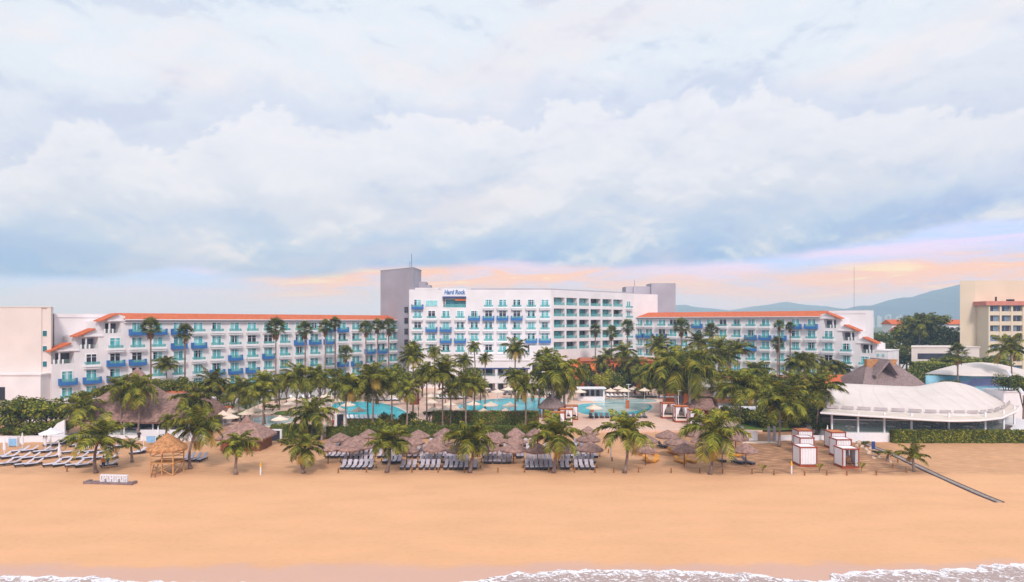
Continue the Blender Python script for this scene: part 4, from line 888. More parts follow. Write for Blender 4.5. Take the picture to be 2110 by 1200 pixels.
for i, a in enumerate(sorted(LB4)): a = (a[0], a[1], a[2] * 1.35, a[3] * 1.25, a[4]); tree(*a, label='leafy tree, %s among the far right grove below the mountain' % ordn(i, len(LB4)), group='grove before the far right houses', mesh=LDK if i % 2 else None, z0=-.35)
tree(2078, 785, 60, 50, 140, 'dark rounded tree before the blue painted wall at right edge', mesh=LDK); tree(2108, 790, 50, 60, 132, 'dark tree cut by the right picture edge above the white tent', mesh=LDK)
tree(1955, 790, 46, 18, 150, 'low green tree top between the two white tents', mesh=LFB[0])
SH = [(838, 860, 46, 40, 128), (862, 870, 44, 44, 126), (884, 878, 34, 30, 124), (780, 872, 50, 36, 124), (735, 880, 40, 22, 123), (797, 857, 34, 26, 130), (1087, 885, 30, 34, 119), (1075, 878, 26, 24, 120), (140, 905, 40, 20, 112), (330, 902, 30, 22, 111), (318, 906, 26, 18, 110), (700, 800, 30, 24, 158), (560, 838, 40, 16, 142), (1290, 800, 30, 18, 176), (1325, 805, 40, 20, 172), (885, 700 + 152, 30, 20, 133), (1100, 800, 30, 16, 172), (590, 905, 40, 18, 112), (640, 893, 60, 18, 114), (1440, 882, 30, 18, 124), (1810, 932, 26, 12, 100), (1783, 912, 22, 12, 108), (1850, 885 - 30, 20, 10, 116)][:22]
for i, a in enumerate(sorted(SH)): tree(*a, label='low green shrub, %s in the scattered garden shrubs' % ordn(i, len(SH)), name='shrub', cat='shrub', mesh=random.choice(LSM), group='scattered garden shrubs')
for i, (px, y, w_, Z) in enumerate([(571, 809, 14, 150), (698, 850, 26, 136), (862, 825, 14, 140)]):
    tree(px, y, w_, w_ * .6, Z, 'magenta flowering shrub %s' % ['near the left wing foot', 'beside the left main pool sunbeds', 'by the path right of the left pool'][i], name='shrub', cat='flowering shrub', mesh=leafball(70 + i, leaves=350, size=.12, lobes=6, mats=('magenta', 'magenta', 'lf2'), wts=(.5, .35, .15)), group='magenta flowering shrubs')
# seedlings on the right beach and at the rope line
for i, (px, y, h_) in enumerate([(1571, 972, 26), (1688, 970, 20), (1775, 968, 20)]):
    p = W(px, y + 4); o = thing('seedling_plant', 'thin palm seedling at the rope line, %s' % ['left of the yellow tipped post', 'right of the left cabana stack', 'at the foot of the open front cabana'][i], 'plant', p, 0, 'seedlings at the rope line')
    q = MB()
    for k in range(9): a = k * .7; q.face([(0, 0, .2), (.25 * math.cos(a), .25 * math.sin(a), 1.0 + .1 * (k % 3)), (.6 * math.cos(a), .6 * math.sin(a), 1.1), (.2 * math.cos(a) + .05, .2 * math.sin(a), .7)], k % 2)
    q.build('leaves', [M['lf2'], M['lf3']], o); q = MB(); q.tube([(0, 0, 0), (0, 0, .7)], .03, 4); q.build('stem', M['bark'], o)

# hedges
def hedge(name, label, P0, P1, th, z0, h_, n, mats=('lf1', 'lf2', 'lf3'), wts=(.5, .35, .15), size=.16, core='lf1'):
    A, B = Vector(P0), Vector(P1); d = B - A; Ln = d.length; o = thing(name, label, 'hedge', (A.x, A.y, z0), math.atan2(d.y, d.x))
    q = MB(); q.box(.1, Ln - .1, .1, th - .1, -.1, h_ - .12); q.build('dark_core', M[core], o); rnd = random.Random(int(Ln * 10)); q = MB()  # solid inner box added in the dark leaf colour, fills the gaps between leaves
    for i in range(n):
        f = rnd.random(); x = rnd.uniform(0, Ln)
        if f < .5: p = Vector((x, rnd.uniform(-.05, .15), rnd.uniform(0, h_))); nn_ = Vector((0, -1, .3))
        elif f < .88: p = Vector((x, rnd.uniform(0, th), h_ + rnd.uniform(-.12, .10))); nn_ = Vector((0, -.2, 1))
        else: p = Vector((rnd.choice((0, Ln)), rnd.uniform(0, th), rnd.uniform(0, h_))); nn_ = Vector((1 if p.x > 0 else -1, 0, .2))
        nn_ = (nn_ + Vector((rnd.uniform(-.7, .7), rnd.uniform(-.7, .7), rnd.uniform(-.5, .7)))).normalized(); a = nn_.cross(Vector((rnd.uniform(-1, 1), .3, rnd.uniform(-1, 1)))).normalized(); b_ = nn_.cross(a); s_ = size * rnd.uniform(.6, 1.3)
        r_ = rnd.random(); q.face([p - a * s_, p + b_ * s_ * .6, p + a * s_, p - b_ * s_ * .6], 0 if r_ < wts[0] else (1 if r_ < wts[0] + wts[1] else 2))
    q.build('leaves', [M[k] for k in mats], o); return o
def g2(px, py, z=0.0): p = W(px, py, z); return (p.x, p.y)
hedge('hedge', 'long clipped green hedge along the white tent terrace on the right beach', g2(1843, 914), g2(2180, 914), 1.6, 0, 2.0, 5200)
hedge('hedge', 'reddish green clipped hedge in front of the middle pool umbrellas', g2(890, 876, DZ), g2(1110, 877, DZ), 2.0, DZ, 2.5, 4200, ('lf1', 'lf2', 'redleaf'), (.5, .28, .22))
hedge('hedge', 'dark flowering hedge below the left main pool sunbeds', g2(704, 882, DZ), g2(845, 880, DZ), 1.6, DZ, 1.3, 1800, ('lf1', 'lf2', 'redleaf'), (.5, .38, .12))
hedge('hedge', 'long low green hedge between deck and thatched parasols', g2(672, 905), g2(1108, 905), 1.5, 0, 2.0, 4200, wts=(.6, .32, .08))
hedge('hedge', 'short flat topped hedge right of the thatched beach hut', g2(556, 903), g2(660, 903), 1.4, 0, 2.2, 1100, wts=(.6, .32, .08))
hedge('hedge', 'bright yellow green creeper bank behind the pointed thatched roof', ((1872 - CX) * 176 / F, 176), ((1985 - CX) * 165 / F, 165), 7, 0, 9.4, 2600, ('lf2', 'hedg', 'lf1'), (.3, .4, .3), .3)

# ---------- thatched buildings ----------
def cone_thatch(m, c, r, z0, z1, n=20, lip=.35, sx=1, sy=1, jit=.03, bulge=.06):
    h_ = z1 - z0; m.lathe([(r * .94, z0 - lip), (r, z0 - lip * .3), (r * .98, z0), (r * .66, z0 + h_ * (.33 + bulge)), (r * .33, z0 + h_ * (.66 + bulge)), (r * .04, z1), (0.01, z1 + .05)], n, c, 0, jit, sx, sy)
def straw(m, c, r, z, n, ln=.35, sx=1, sy=1):
    for i in range(n):
        a = random.uniform(0, 6.283); x = c[0] + math.cos(a) * r * sx; y = c[1] + math.sin(a) * r * sy; t = Vector((-math.sin(a) * .07, math.cos(a) * .07, 0)); l_ = random.uniform(.3, 1) * ln
        m.face([(x - t.x, y - t.y, z), (x + t.x, y + t.y, z), (x + math.cos(a) * .08, y + math.sin(a) * .08, z - l_)])
# hip-roof thatch helper
def hip_thatch(m, x0, x1, y0, y1, z0, z1, rx0, rx1, ry, lip=.5, seg=8, jit=.10):
    rng = random.Random(int(x0 * 3 + z1 * 7))
    def ring(t, dz=0):
        a = x0 + (rx0 - x0) * t; b_ = x1 + (rx1 - x1) * t; c_ = y0 + (ry - y0) * t; d_ = y1 + (ry - y1) * t; z = z0 + (z1 - z0) * t + dz; P = []
        for (p, q) in (((a, c_), (b_, c_)), ((b_, c_), (b_, d_)), ((b_, d_), (a, d_)), ((a, d_), (a, c_))):
            for i in range(seg): u = i / seg; P.append((p[0] + (q[0] - p[0]) * u + rng.uniform(-jit, jit), p[1] + (q[1] - p[1]) * u + rng.uniform(-jit, jit), z + rng.uniform(-jit, jit) * .8))
        return P
    rings = [ring(0.03, -lip), ring(0)] + [ring(t, .25 * math.sin(t * math.pi)) for t in (.2, .4, .6, .8, 1.0)]; n = 4 * seg; vs = sum(rings, [])
    m.idx(vs, [(i * n + j, i * n + (j + 1) % n, (i + 1) * n + (j + 1) % n, (i + 1) * n + j) for i in range(len(rings) - 1) for j in range(n)] + [tuple(range(n - 1, -1, -1))], 0)
rs = thing('thatched_restaurant', 'large open thatched restaurant with two steep roofs on the left beach edge', 'restaurant', (0, 116, 0))
def rp(px, Y=116): return (px - CX) * Y / F
q = MB(); hip_thatch(q, rp(130), rp(300), 0, 16, 3.0, 9.8, rp(226), rp(244), 7); hip_thatch(q, rp(262), rp(400), -.5, 15, 2.9, 7.0, rp(305), rp(380), 7)
r_ = q.build('roof', M['thatch'], rs)
q = MB(); cone_thatch(q, (rp(237), 7), 1.9, 9.6, 11.6, 12); q.build('roof_lantern', M['thatch'], r_); q = MB(); cone_thatch(q, (rp(360), 7.0), 1.9, 6.6, 8.2, 12); q.build('roof_lantern', M['thatch'], r_)
q = MB()
for px in (134, 160, 190, 220, 250, 280, 310, 345, 385, 396): q = MB(); q.tube([(rp(px), .8, 0), (rp(px), .8, 3.2)], .14, 6); q.build('post', M['whitep'], rs)
q = MB(); q.box(rp(140), rp(398), 8, 8.3, 0, 3.2); q.build('back_wall', M['dark'], rs)
q = MB(); q.box(rp(132), rp(400), -.2, 15, -.2, .55); q.box(rp(285), rp(400), -.3, -.15, .55, 1.5); q.build('terrace_wall', M['whitep'], rs)
q = MB(); [q.box(rp(a), rp(b_), -.25, -.19, .55, 1.4) for a, b_ in ((134, 142), (144, 168), (171, 200), (203, 232), (235, 265), (267, 283))]; q.build('glass_railing', M['railc'], rs)
for i in range(9):
    x = rp(150 + i * 28); q = MB(); q.box(-.6, .6, -.4, .4, .72, .78); q.box(-.05, .05, -.05, .05, 0, .72); o = q.build('dining_table', M['whitep']); o.location = (x, 119, .55)
    tag(o, 'small dining table under the left thatched restaurant roof, %s' % ordn(i, 9), 'table', 'dining tables in the thatched restaurant')
tr = thing('tiled_kiosk', 'small building with bright orange tiled roof behind the thatched restaurant', 'kiosk', (0, 131, 0))
q = MB(); q.box(rp(325, 131), rp(402, 131), 0, 6, 0, 4.2); q.build('wall', M['whitep'], tr); q = MB(); q.xprism([(-.5, 4.2), (3, 6.2), (6.5, 4.2)], rp(318, 131), rp(405, 131)); q.build('roof', M['tile'], tr)
tr = thing('tiled_kiosk', 'low kiosk with orange tiled roof between restaurant and left pool', 'kiosk', (0, 131, 0))
q = MB(); q.box(rp(428, 131), rp(468, 131), 0, 4, 0, 2.0); q.build('wall', M['whitep'], tr); q = MB(); q.xprism([(-.5, 2.0), (2, 3.4), (4.5, 2.0)], rp(425, 131), rp(470, 131)); q.build('roof', M['tile'], tr)
q = MB(); q.box(0, .9, 0, .9, 0, 5.6); q.box(-.1, 1, -.1, 1, 5.6, 5.8); o = q.build('chimney_pillar', M['whitep']); o.location = (rp(432, 127), 127, 0); tag(o, 'white square pillar beside the tiled kiosk', 'pillar')
q = MB(); q.xprism([(0, 0), (0, 5), (.25, 5), (.25, 0)], 0, .1); q = MB(); q.yprism([(0, 0), (rp(133, 113) - rp(95, 113), 0), (rp(133, 113) - rp(95, 113), 3.6), (rp(133, 113) - rp(95, 113) - 1.2, 3.0), (0, .9)], 0, .3); o = q.build('sloping_wall', M['whitep']); o.location = (rp(95, 113), 113, 0); tag(o, 'white wall with slanting top left of the thatched restaurant', 'wall')
# beach hut
hx = W(508, 931); hx.y = 107; hx.x = rp(508, 107)
ht = thing('thatched_hut', 'square brown wooden beach hut with steep thatched roof', 'hut', hx)
q = MB(); hip_thatch(q, -3.6, 3.7, -3.2, 3.4, 1.95, 4.35, -.3, .3, 0, .4, 6, .07); cone_thatch(q, (0, 0), .8, 4.2, 5.2, 10); q.build('roof', M['thatch'], ht)
q = MB(); q.box(-3.0, 3.1, -2.6, 2.6, -.2, 1.8); q.build('wall', M['wood'], ht); q = MB(); [q.box(-2.9 + i * .6, -2.75 + i * .6, -2.66, -2.603, 0, 1.75) for i in range(10)]; q.build('wall_batten', M['redwood'], ht)
q = MB(); q.box(-.5, .5, -2.7, -2.604, 0, 1.7); q.build('door', M['charcoal'], ht)
# lookout
lk = thing('beach_lookout', 'bamboo lookout platform on stilts with golden thatched roof', 'lookout', W(345, 976))
q = MB(); cone_thatch(q, (0, 0), 2.5, 3.35, 5.3, 20, .25); straw(q, (0, 0), 2.45, 3.2, 90); q.build('roof', M['thatch2'], lk)
q = MB(); H2 = 1.45
for a, b_ in ((-1, -1), (1, -1), (1, 1), (-1, 1)): q.tube([(a * H2, b_ * H2, 0), (a * H2, b_ * H2, 3.5)], .09, 6)
q.tube([(0, -H2, 0), (0, -H2, 3.4)], .07, 6); q.build('post', M['lwood'], lk)
q = MB()
for s_ in (-1, 1): q.tube([(-H2, s_ * H2, .1), (H2, s_ * H2, 1.5)], .05, 5); q.tube([(H2, s_ * H2, .1), (-H2, s_ * H2, 1.5)], .05, 5); q.tube([(s_ * H2, -H2, .1), (s_ * H2, H2, 1.5)], .05, 5)
q.build('cross_brace', M['lwood'], lk)
q = MB(); q.box(-1.6, 1.6, -1.6, 1.6, 1.55, 1.68); q.build('platform', M['lwood'], lk)
q = MB()
for s_ in (-1, 1): q.tube([(-H2, s_ * H2, 2.5), (H2, s_ * H2, 2.5)], .05, 5); q.tube([(s_ * H2, -H2, 2.5), (s_ * H2, H2, 2.5)], .05, 5); q.tube([(-H2, s_ * H2, 2.1), (H2, s_ * H2, 2.1)], .04, 5)
q.build('handrail', M['lwood'], lk)
q = MB(); [q.tube([(x, -2.4, 0), (x, -1.6, 1.6)], .05, 5) for x in (-.9, -.4)]; [q.tube([(-.9, -2.4 + k * .2, k * .4), (-.4, -2.4 + k * .2, k * .4)], .04, 4) for k in range(1, 4)]; q.build('ladder', M['wood'], lk)
# round pool bar, right pool bar, big pointed roof
def bar(label, px, top, ev, w_, Z, two=False, mt_='thatch3'):
    o = thing('thatched_bar', label, 'bar', ((px - CX) * Z / F, Z, DZ)); zt = 20 - (top - HY) * Z / F - DZ; ze = 20 - (ev - HY) * Z / F - DZ; r = w_ / 2 * Z / F; q = MB()
    if two: cone_thatch(q, (0, 0), r, ze, ze + (zt - ze) * .62, 20, .3); cone_thatch(q, (0, 0), r * .42, ze + (zt - ze) * .60, zt, 14, .25)
    else: cone_thatch(q, (0, 0), r, ze, zt, 20, .3)
    straw(q, (0, 0), r * .97, ze - .2, 80); q.build('roof', M[mt_], o); q = MB()
    for k in range(8): a = k * .785; q.tube([(math.cos(a) * r * .8, math.sin(a) * r * .8, 0), (math.cos(a) * r * .8, math.sin(a) * r * .8, ze)], .12, 6)
    q.build('post', M['wood'], o); q = MB(); q.lathe([(r * .6, 0), (r * .6, 1.05), (r * .66, 1.06), (r * .66, 1.15), (.3, 1.16)], 16); q.build('counter', M['redwood'], o); return o
bar('round thatched bar hut between the middle and right pools', 1137, 812, 838, 60, 138)
bar('two tiered thatched bar right of the right pool', 1450, 797, 838, 92, 141, True, 'thatch')
bar('small thatched shade hut behind the left main pool', 854, 794, 806, 22, 160, False, 'thatch')
pr = thing('thatched_hall', 'huge steep purple brown thatched roof with open gable behind the white tent', 'hall', ((1845 - CX) * 148 / F, 148, 0))
q = MB(); k = 148 / F; hip_thatch(q, -68 * k, 74 * k, 0, 14, 5.3, 10.4, -28 * k, 30 * k, 6, .5, 10, .12); q.build('roof', M['thatch3'], pr)
q = MB(); gx0, gx1 = -34 * k, 32 * k
q.yprism([(gx0, 8.0), (-6 * k, 11.6), (-6 * k, 11.0), (gx0 + .2, 7.6)], 1.2, 9); q.yprism([(-6 * k, 11.6), (gx1 * .5, 8.3), (gx1 * .5 - .3, 8.0), (-6 * k, 11.0)], 1.2, 9); q.build('gable_roof', M['thatch3'], pr)
q = MB(); q.yprism([(gx0, 8.6), (gx0, 11.35), (gx1, 11.35), (gx1 * .55, 8.2), (-6 * k, 11.25)], 5.0, 6.2); q.build('ridge_cap', M['thatch2'], pr)
q = MB(); q.box(-60 * k, 66 * k, 1.5, 12.5, -.3, 5.2); q.build('wall', M['cream'], pr)

# ---------- tents ----------
def loft(rows, nseg=24, thick=0.12):
    """rows: list of polylines (world points); Catmull-free linear resample along, smooth across"""
    m_ = MB()
    def res(P, n):
        d = [0]; 
        for a, b_ in zip(P, P[1:]): d.append(d[-1] + (b_ - a).length)
        out = []
        for i in range(n + 1):
            t = d[-1] * i / n; j = max(k_ for k_ in range(len(P) - 1) if d[k_] <= t + 1e-6); u = (t - d[j]) / (d[j + 1] - d[j]); out.append(P[j].lerp(P[j + 1], u))
        for _ in range(2): out = [out[0]] + [(out[i - 1] + out[i] * 2 + out[i + 1]) / 4 for i in range(1, n)] + [out[-1]]
        return out
    G = [res([Vector(p) for p in r], nseg) for r in rows]
    full = []
    for j in range(len(G) - 1):
        for s_ in range(4):
            u = s_ / 4; p0 = G[max(j - 1, 0)]; p1 = G[j]; p2 = G[j + 1]; p3 = G[min(j + 2, len(G) - 1)]
            full.append([0.5 * ((2 * b_) + (c - a) * u + (2 * a - 5 * b_ + 4 * c - d) * u * u + (3 * b_ - a - 3 * c + d) * u ** 3) for a, b_, c, d in zip(p0, p1, p2, p3)])
    full.append(G[-1]); n = nseg + 1
    m_.idx(sum(full, []), [(i * n + j, i * n + j + 1, (i + 1) * n + j + 1, (i + 1) * n + j) for i in range(len(full) - 1) for j in range(nseg)])
    return m_
def solid(o, t):
    md_ = o.modifiers.new('thickness', 'SOLIDIFY'); md_.thickness = t; return o
tp = thing('tent_pavilion', 'long white membrane tent restaurant with swooping roof and glass front', 'tent', (0, 0, 0))
fl = 1.2
eave_ = [(1697, 847, 117), (1760, 850, 116.5), (1830, 854, 116), (1900, 858, 115.5), (1960, 860, 115), (2010, 860, 115), (2045, 857, 117), (2070, 850, 121), (2080, 842, 126)]
mid_ = [(1700, 830, 121), (1765, 830, 121), (1830, 832, 121), (1900, 832, 121), (1960, 830, 121), (2005, 832, 121), (2040, 838, 122), (2062, 842, 124), (2074, 839, 128)]
top_ = [(1715, 803, 128), (1770, 806, 129), (1830, 808, 130), (1890, 809, 130), (1930, 800, 130), (1965, 796, 130), (2010, 806, 130), (2045, 822, 130), (2070, 834, 130)]
rid_ = [(1722, 790, 134), (1775, 792, 135), (1830, 795, 136), (1890, 797, 136), (1925, 789, 136), (1955, 785, 136), (2000, 794, 136), (2040, 814, 135), (2070, 832, 133)]
bk_ = [(1722, 800, 150), (1775, 802, 150), (1830, 804, 150), (1890, 804, 150), (1925, 800, 150), (1960, 798, 150), (2000, 804, 150), (2040, 816, 148), (2072, 828, 144)]
rows = [[WZ(*p) for p in r] for r in (eave_, mid_, top_, rid_, bk_)]
tl = loft(rows, 36); r_ = solid(tl.build('roof', M['tent'], tp, True), .1)
for j in range(3, 36, 3):
    q = MB(); q.tube([Vector(tl.v[i * 37 + j]) + Vector((0, -.03, .05)) for i in range(0, 17)], .014, 4); q.build('seam', M['tent'], r_)
# flat outer canopy ring under the membrane
ring_o = [(1690, 851, 113.5), (1760, 856, 112.5), (1830, 860, 112), (1900, 865, 111.5), (1960, 868, 111), (2020, 867, 111.5), (2065, 862, 114), (2096, 848, 121), (2103, 838, 130)]
ring_i = [(1697, 843, 118.5), (1760, 846, 118), (1830, 849, 117.5), (1900, 852, 117), (1960, 854, 117), (2015, 854, 117), (2045, 850, 119), (2070, 840, 125), (2078, 832, 131)]
def samez(P, z): return [Vector((p.x, p.y, z)) for p in P]
ro = [WZ(*p) for p in ring_o]; ri = [WZ(*p) for p in ring_i]
solid(loft([ro, ri], 36).build('canopy', mat('cream_canopy', (.66, .56, .49), .8, .08, .6), tp, True), .22)
q = MB()
for a, b_ in zip(ro, ro[1:]): q.idx([a + Vector((0, -.05, -.1)), b_ + Vector((0, -.05, -.1)), b_ + Vector((0, -.05, .12)), a + Vector((0, -.05, .12))], [(0, 1, 2, 3)])
solid(q.build('fascia', M['wshade'], tp), .15)
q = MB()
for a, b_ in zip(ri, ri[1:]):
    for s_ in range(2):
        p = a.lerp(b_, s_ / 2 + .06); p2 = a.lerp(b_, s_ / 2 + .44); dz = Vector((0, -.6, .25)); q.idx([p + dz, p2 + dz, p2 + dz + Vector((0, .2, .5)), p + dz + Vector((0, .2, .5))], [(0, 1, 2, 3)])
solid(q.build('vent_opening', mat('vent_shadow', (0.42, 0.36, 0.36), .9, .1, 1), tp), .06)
# columns and glass front
gx = [(1714, 115), (1768, 114.6), (1822, 114.2), (1878, 114), (1955, 114), (2030, 115), (2068, 118), (2090, 124)]
q = MB()
for i, (px, Y) in enumerate(gx): X_ = (px - CX) * Y / F; q = MB(); q.box(X_ - .13, X_ + .13, Y - .13, Y + .13, fl - .2, 4.6); q.build('column', M['whitep'], tp)
for (a, Ya), (b_, Yb) in zip(gx, gx[1:]):
    A = Vector(((a - CX) * Ya / F, Ya, 0)); B = Vector(((b_ - CX) * Yb / F, Yb, 0)); d = B - A; q = MB(); q.box(.15, d.length - .15, -.02, .02, fl, fl + 2.1); q.box(.15, d.length - .15, -.04, .04, fl + 2.1, fl + 2.2, 1)
    o = q.build('glass_panel', [M['railc'], M['whitep']], tp); o.location = A; o.rotation_euler.z = math.atan2(d.y, d.x)
q = MB(); q.prism([((1735 - CX) * 113.6 / F, 113.6), (85, 113), (98, 126), (98, 150), (50, 150), ((1700 - CX) * 118 / F, 118)], -.3, fl); q.build('base', M['whitep'], tp)
q = MB(); q.prism([(56, 115.5), (84, 115.5), (90, 122), (90, 133), (54, 133)], fl, fl + .02); q.build('floor', mat('dark_floor', (.13, .075, .06), .8, .3, 1), tp)
q = MB(); q.box(54, 90, 133, 133.3, fl, 4.5); q.build('back_wall', mat('dark_interior', (0.06, 0.035, 0.04), .9, .4, .8), tp)
q = MB(); q.box((1735 - CX) * 113 / F, (1850 - CX) * 113 / F, 112.4, 112.7, -.2, 1.5); q.build('front_wall', M['whitep'], tp)
tb = None; rnd = random.Random(5); spots = [(1750 + i * 27 + rnd.uniform(-5, 5), 116.5 + (i % 3) * 3.6) for i in range(12)]
for i, (px, Y) in enumerate(spots):
    if tb is None:
        tb = thing('dining_table', None, 'table'); q = MB(); q.lathe([(.75, .72), (.75, .78)], 14); q.build('table_top', M['whitep'], tb); q = MB(); q.tube([(0, 0, 0), (0, 0, .72)], .06, 6); q.lathe([(.3, 0), (.3, .04)], 10); q.build('pedestal', M['charcoal'], tb); o = tb
    else: o = copy_tree(tb)
    o.location = ((px - CX) * Y / F, Y, fl); tag(o, 'round dining table inside the white tent pavilion, %s' % ordn(i, 12), 'table', 'dining tables inside the white tent')
ch = None; n = 0
for i, (px, Y) in enumerate(spots):
    for k in range(3):
        a = k * 2.1 + i; X_ = (px - CX) * Y / F + 1.15 * math.cos(a); Y2 = Y + 1.15 * math.sin(a)
        if ch is None:
            ch = thing('dining_chair', None, 'chair'); q = MB(); q.box(-.23, .23, -.23, .23, .42, .48); q.build('seat', M['wood'], ch); q = MB(); q.box(-.23, .23, .19, .23, .48, .95); q.build('backrest', M['wood'], ch); q = MB(); [q.box(x - .02, x + .02, y - .02, y + .02, 0, .42) for x in (-.2, .2) for y in (-.2, .2)]; q.build('leg', M['charcoal'], ch); o = ch
        else: o = copy_tree(ch)
        o.location = (X_, Y2, fl); o.rotation_euler.z = a - 1.57; tag(o, 'dark dining chair around the round tables inside the white tent pavilion', 'chair', 'dining chairs inside the white tent')
t2 = thing('tent_pavilion', 'second smaller white tent roof over a blue painted wall at the right edge', 'tent')
rows = [[WZ(*p) for p in r] for r in ([(1906, 770, 156), (1950, 772, 152), (2000, 775, 150), (2060, 775, 150), (2110, 778, 150), (2160, 780, 150)], [(1930, 762, 160), (1965, 755, 158), (2010, 752, 157), (2060, 756, 157), (2110, 766, 157), (2160, 770, 157)], [(1950, 758, 166), (1975, 751, 166), (2015, 746, 166), (2060, 750, 166), (2110, 762, 166), (2160, 768, 166)], [(1960, 762, 176), (1990, 758, 176), (2020, 754, 176), (2060, 758, 176), (2110, 766, 176), (2160, 770, 176)])]
solid(loft(rows, 24).build('roof', M['tent'], t2, True), .12)
A = WZ(1908, 775, 154); B = WZ(2150, 775, 151.5); d = B - A; q = MB(); q.box(0, Vector((d.x, d.y, 0)).length, 0, .4, -.3, A.z + .1); o = q.build('mural_wall', M['mural'], t2); o.location = (A.x, A.y, 0); o.rotation_euler.z = math.atan2(d.y, d.x)
q = MB(); zz = 20 - (788 - HY) * 152 / F
q.yprism([(14.6, zz - .3), (15.6, zz + .2), (16.0, zz + .8), (16.5, zz + .4), (17.6, zz + .35), (18.3, zz - .2), (17.4, zz + .0), (16.9, zz - .5), (16.2, zz - .1), (15.4, zz - .4)], -.05, -.003); m2 = q.build('mural_shape', M['mpink'], o)
q = MB(); q.box(6, 16, -.045, -.003, A.z - 2.2, A.z - 1.2); q.box(9.5, 19, -.09, -.046, A.z - 1.4, A.z - 0.5); q.build('mural_band', mat('lilac_mural', (.36, .40, .72), .7, .2, .5), o)
q = MB(); [q.tube([(0.8 + i * .9, -.06, A.z - 2.6), (1.4 + i * .9, -.06, A.z - 1.2), (2.0 + i * .9, -.06, A.z - 2.4)], .09, 4) for i in range(5)]; q.build('mural_line', M['whitep'], o)
q = MB(); q.tube([WZ(2076, 765, 145), WZ(2108, 812, 128)], .28, 8); q.build('support_mast', M['whitep'], t2)
ap = MB(); A = WZ(2045, 808, 128); ap.box(0, 12, 0, 6, -.3, A.z); ap.box(-.2, 12, -.2, 6, A.z, A.z + .25); o = ap.build('service_building', M['whitep']); o.location = (WZ(2068, 808, 139).x, 139, -1.2); tag(o, 'small white flat building behind the right end of the tent', 'building')
# ---------- thatched parasols ----------
def parasol_proto(variant):
    o = thing('thatched_parasol', None, 'parasol'); q = MB(); random.seed(60 + variant)
    cone_thatch(q, (0, 0), 1.78, 2.15, 3.15, 16, .26, jit=.05); straw(q, (0, 0), 1.76, 2.0, 70, .22); q.build('roof', M['thatch'], o)
    q = MB(); q.tube([(0, 0, 0), (0, 0, 2.9)], .07, 7); q.build('pole', M['wood'], o)
    q = MB(); [q.tube([(0, 0, 2.7), (math.cos(a) * 1.6, math.sin(a) * 1.6, 2.05)], .025, 4) for a in [k * .785 for k in range(8)]]; q.build('rib', M['wood'], o); return o
PV = [parasol_proto(i) for i in range(3)]; used = set()
PR = [('back row', 891, [(760, 895, 1), (824, 897, .75), (862, 894, 1.05), (917, 892, 1.05), (1016, 893, .95), (1062, 892, .85), (1102, 891, .85), (1212, 889, 1.0), (1376, 893, 1.1), (1434, 892, 1.0), (1516, 899, 1.1)]),
      ('middle row', 904, [(701, 900, 1.1), (734, 905, 1.1), (850, 908, 1), (908, 905, 1.05), (1021, 904, .9), (1062, 905, .9), (1212, 902, 1.05), (1330, 902, 1.05), (1394, 906, 1.1), (1448, 904, 1.0)]),
      ('front row', 919, [(676, 920, 1.0), (720, 919, 1.0), (748, 914, .95), (838, 922, .95), (896, 920, 1.05), (944, 922, .9), (1006, 918, 1), (1058, 920, 1.05), (1108, 924, .95), (1164, 922, .95), (1216, 920, 1.05), (1330, 922, .9), (1410, 924, .95), (1488, 924, .95), (1537, 924, .95)])]
for rn, _, ls in PR:
    ls.sort()
    for i, (px, py, s_) in enumerate(ls):
        Y = (CAMZ - 2.5) * F / (py - HY); v = i % 3
        if v not in used: o = PV[v]; used.add(v)
        else: o = copy_tree(PV[v])
        o.location = ((px - CX) * Y / F, Y, 0); o.rotation_euler.z = random.uniform(0, 6); o.scale = (s_, s_, random.uniform(.95, 1.05))
        tag(o, 'round brown thatched beach parasol, %s in the %s' % (ordn(i, len(ls)), rn), 'parasol', 'thatched parasols over the sunbeds')

# ---------- loungers ----------
def lounger_proto(mt, fr=M['charcoal']):
    o = thing('sun_lounger', None, 'sun lounger'); q = MB()
    q.box(-.33, .33, -1.0, .30, .30, .37); q.build('seat', mt, o)
    q = MB(); q.xprism([(.30, .30), (.30, .37), (.98, .86), (1.02, .80)], -.33, .33); q.build('backrest', mt, o)
    q = MB(); [q.box(s_ * .36 - .03, s_ * .36 + .03, -1.03, .95, .24, .31) for s_ in (-1, 1)]; q.box(-.36, .36, -1.04, -.98, .12, .33); q.box(-.30, .30, -.95, .85, .14, .22)
    q.build('frame', fr, o)
    lg = MB().box(-.03, .03, -.03, .03, 0, .26).mesh('leg_mesh', fr)
    for x, y in ((-.33, -.9), (.33, -.9), (-.33, .8), (.33, .8)): ob('leg', lg, o, (x, y, 0))
    return o
def place(proto, flag, loc, rz, label, group, scale=None):
    if flag[0]: o = copy_tree(proto)
    else: o = proto; flag[0] = True
    o.location = loc; o.rotation_euler.z = rz
    if scale: o.scale = scale
    tag(o, label, proto['category'], group); return o
LG = lounger_proto(M['greyfab']); fG = [False]; LPL = lounger_proto(mat('pale_lounger_mesh', (.64, .60, .68), .8, .1, 3, objvar=.1)); fP = [False]; LDG = lounger_proto(M['dgrey']); fD = [False]; LY = lounger_proto(M['ywood'], M['ywood']); fY = [False]; LW = lounger_proto(M['wfab'], M['charcoal']); fW = [False]
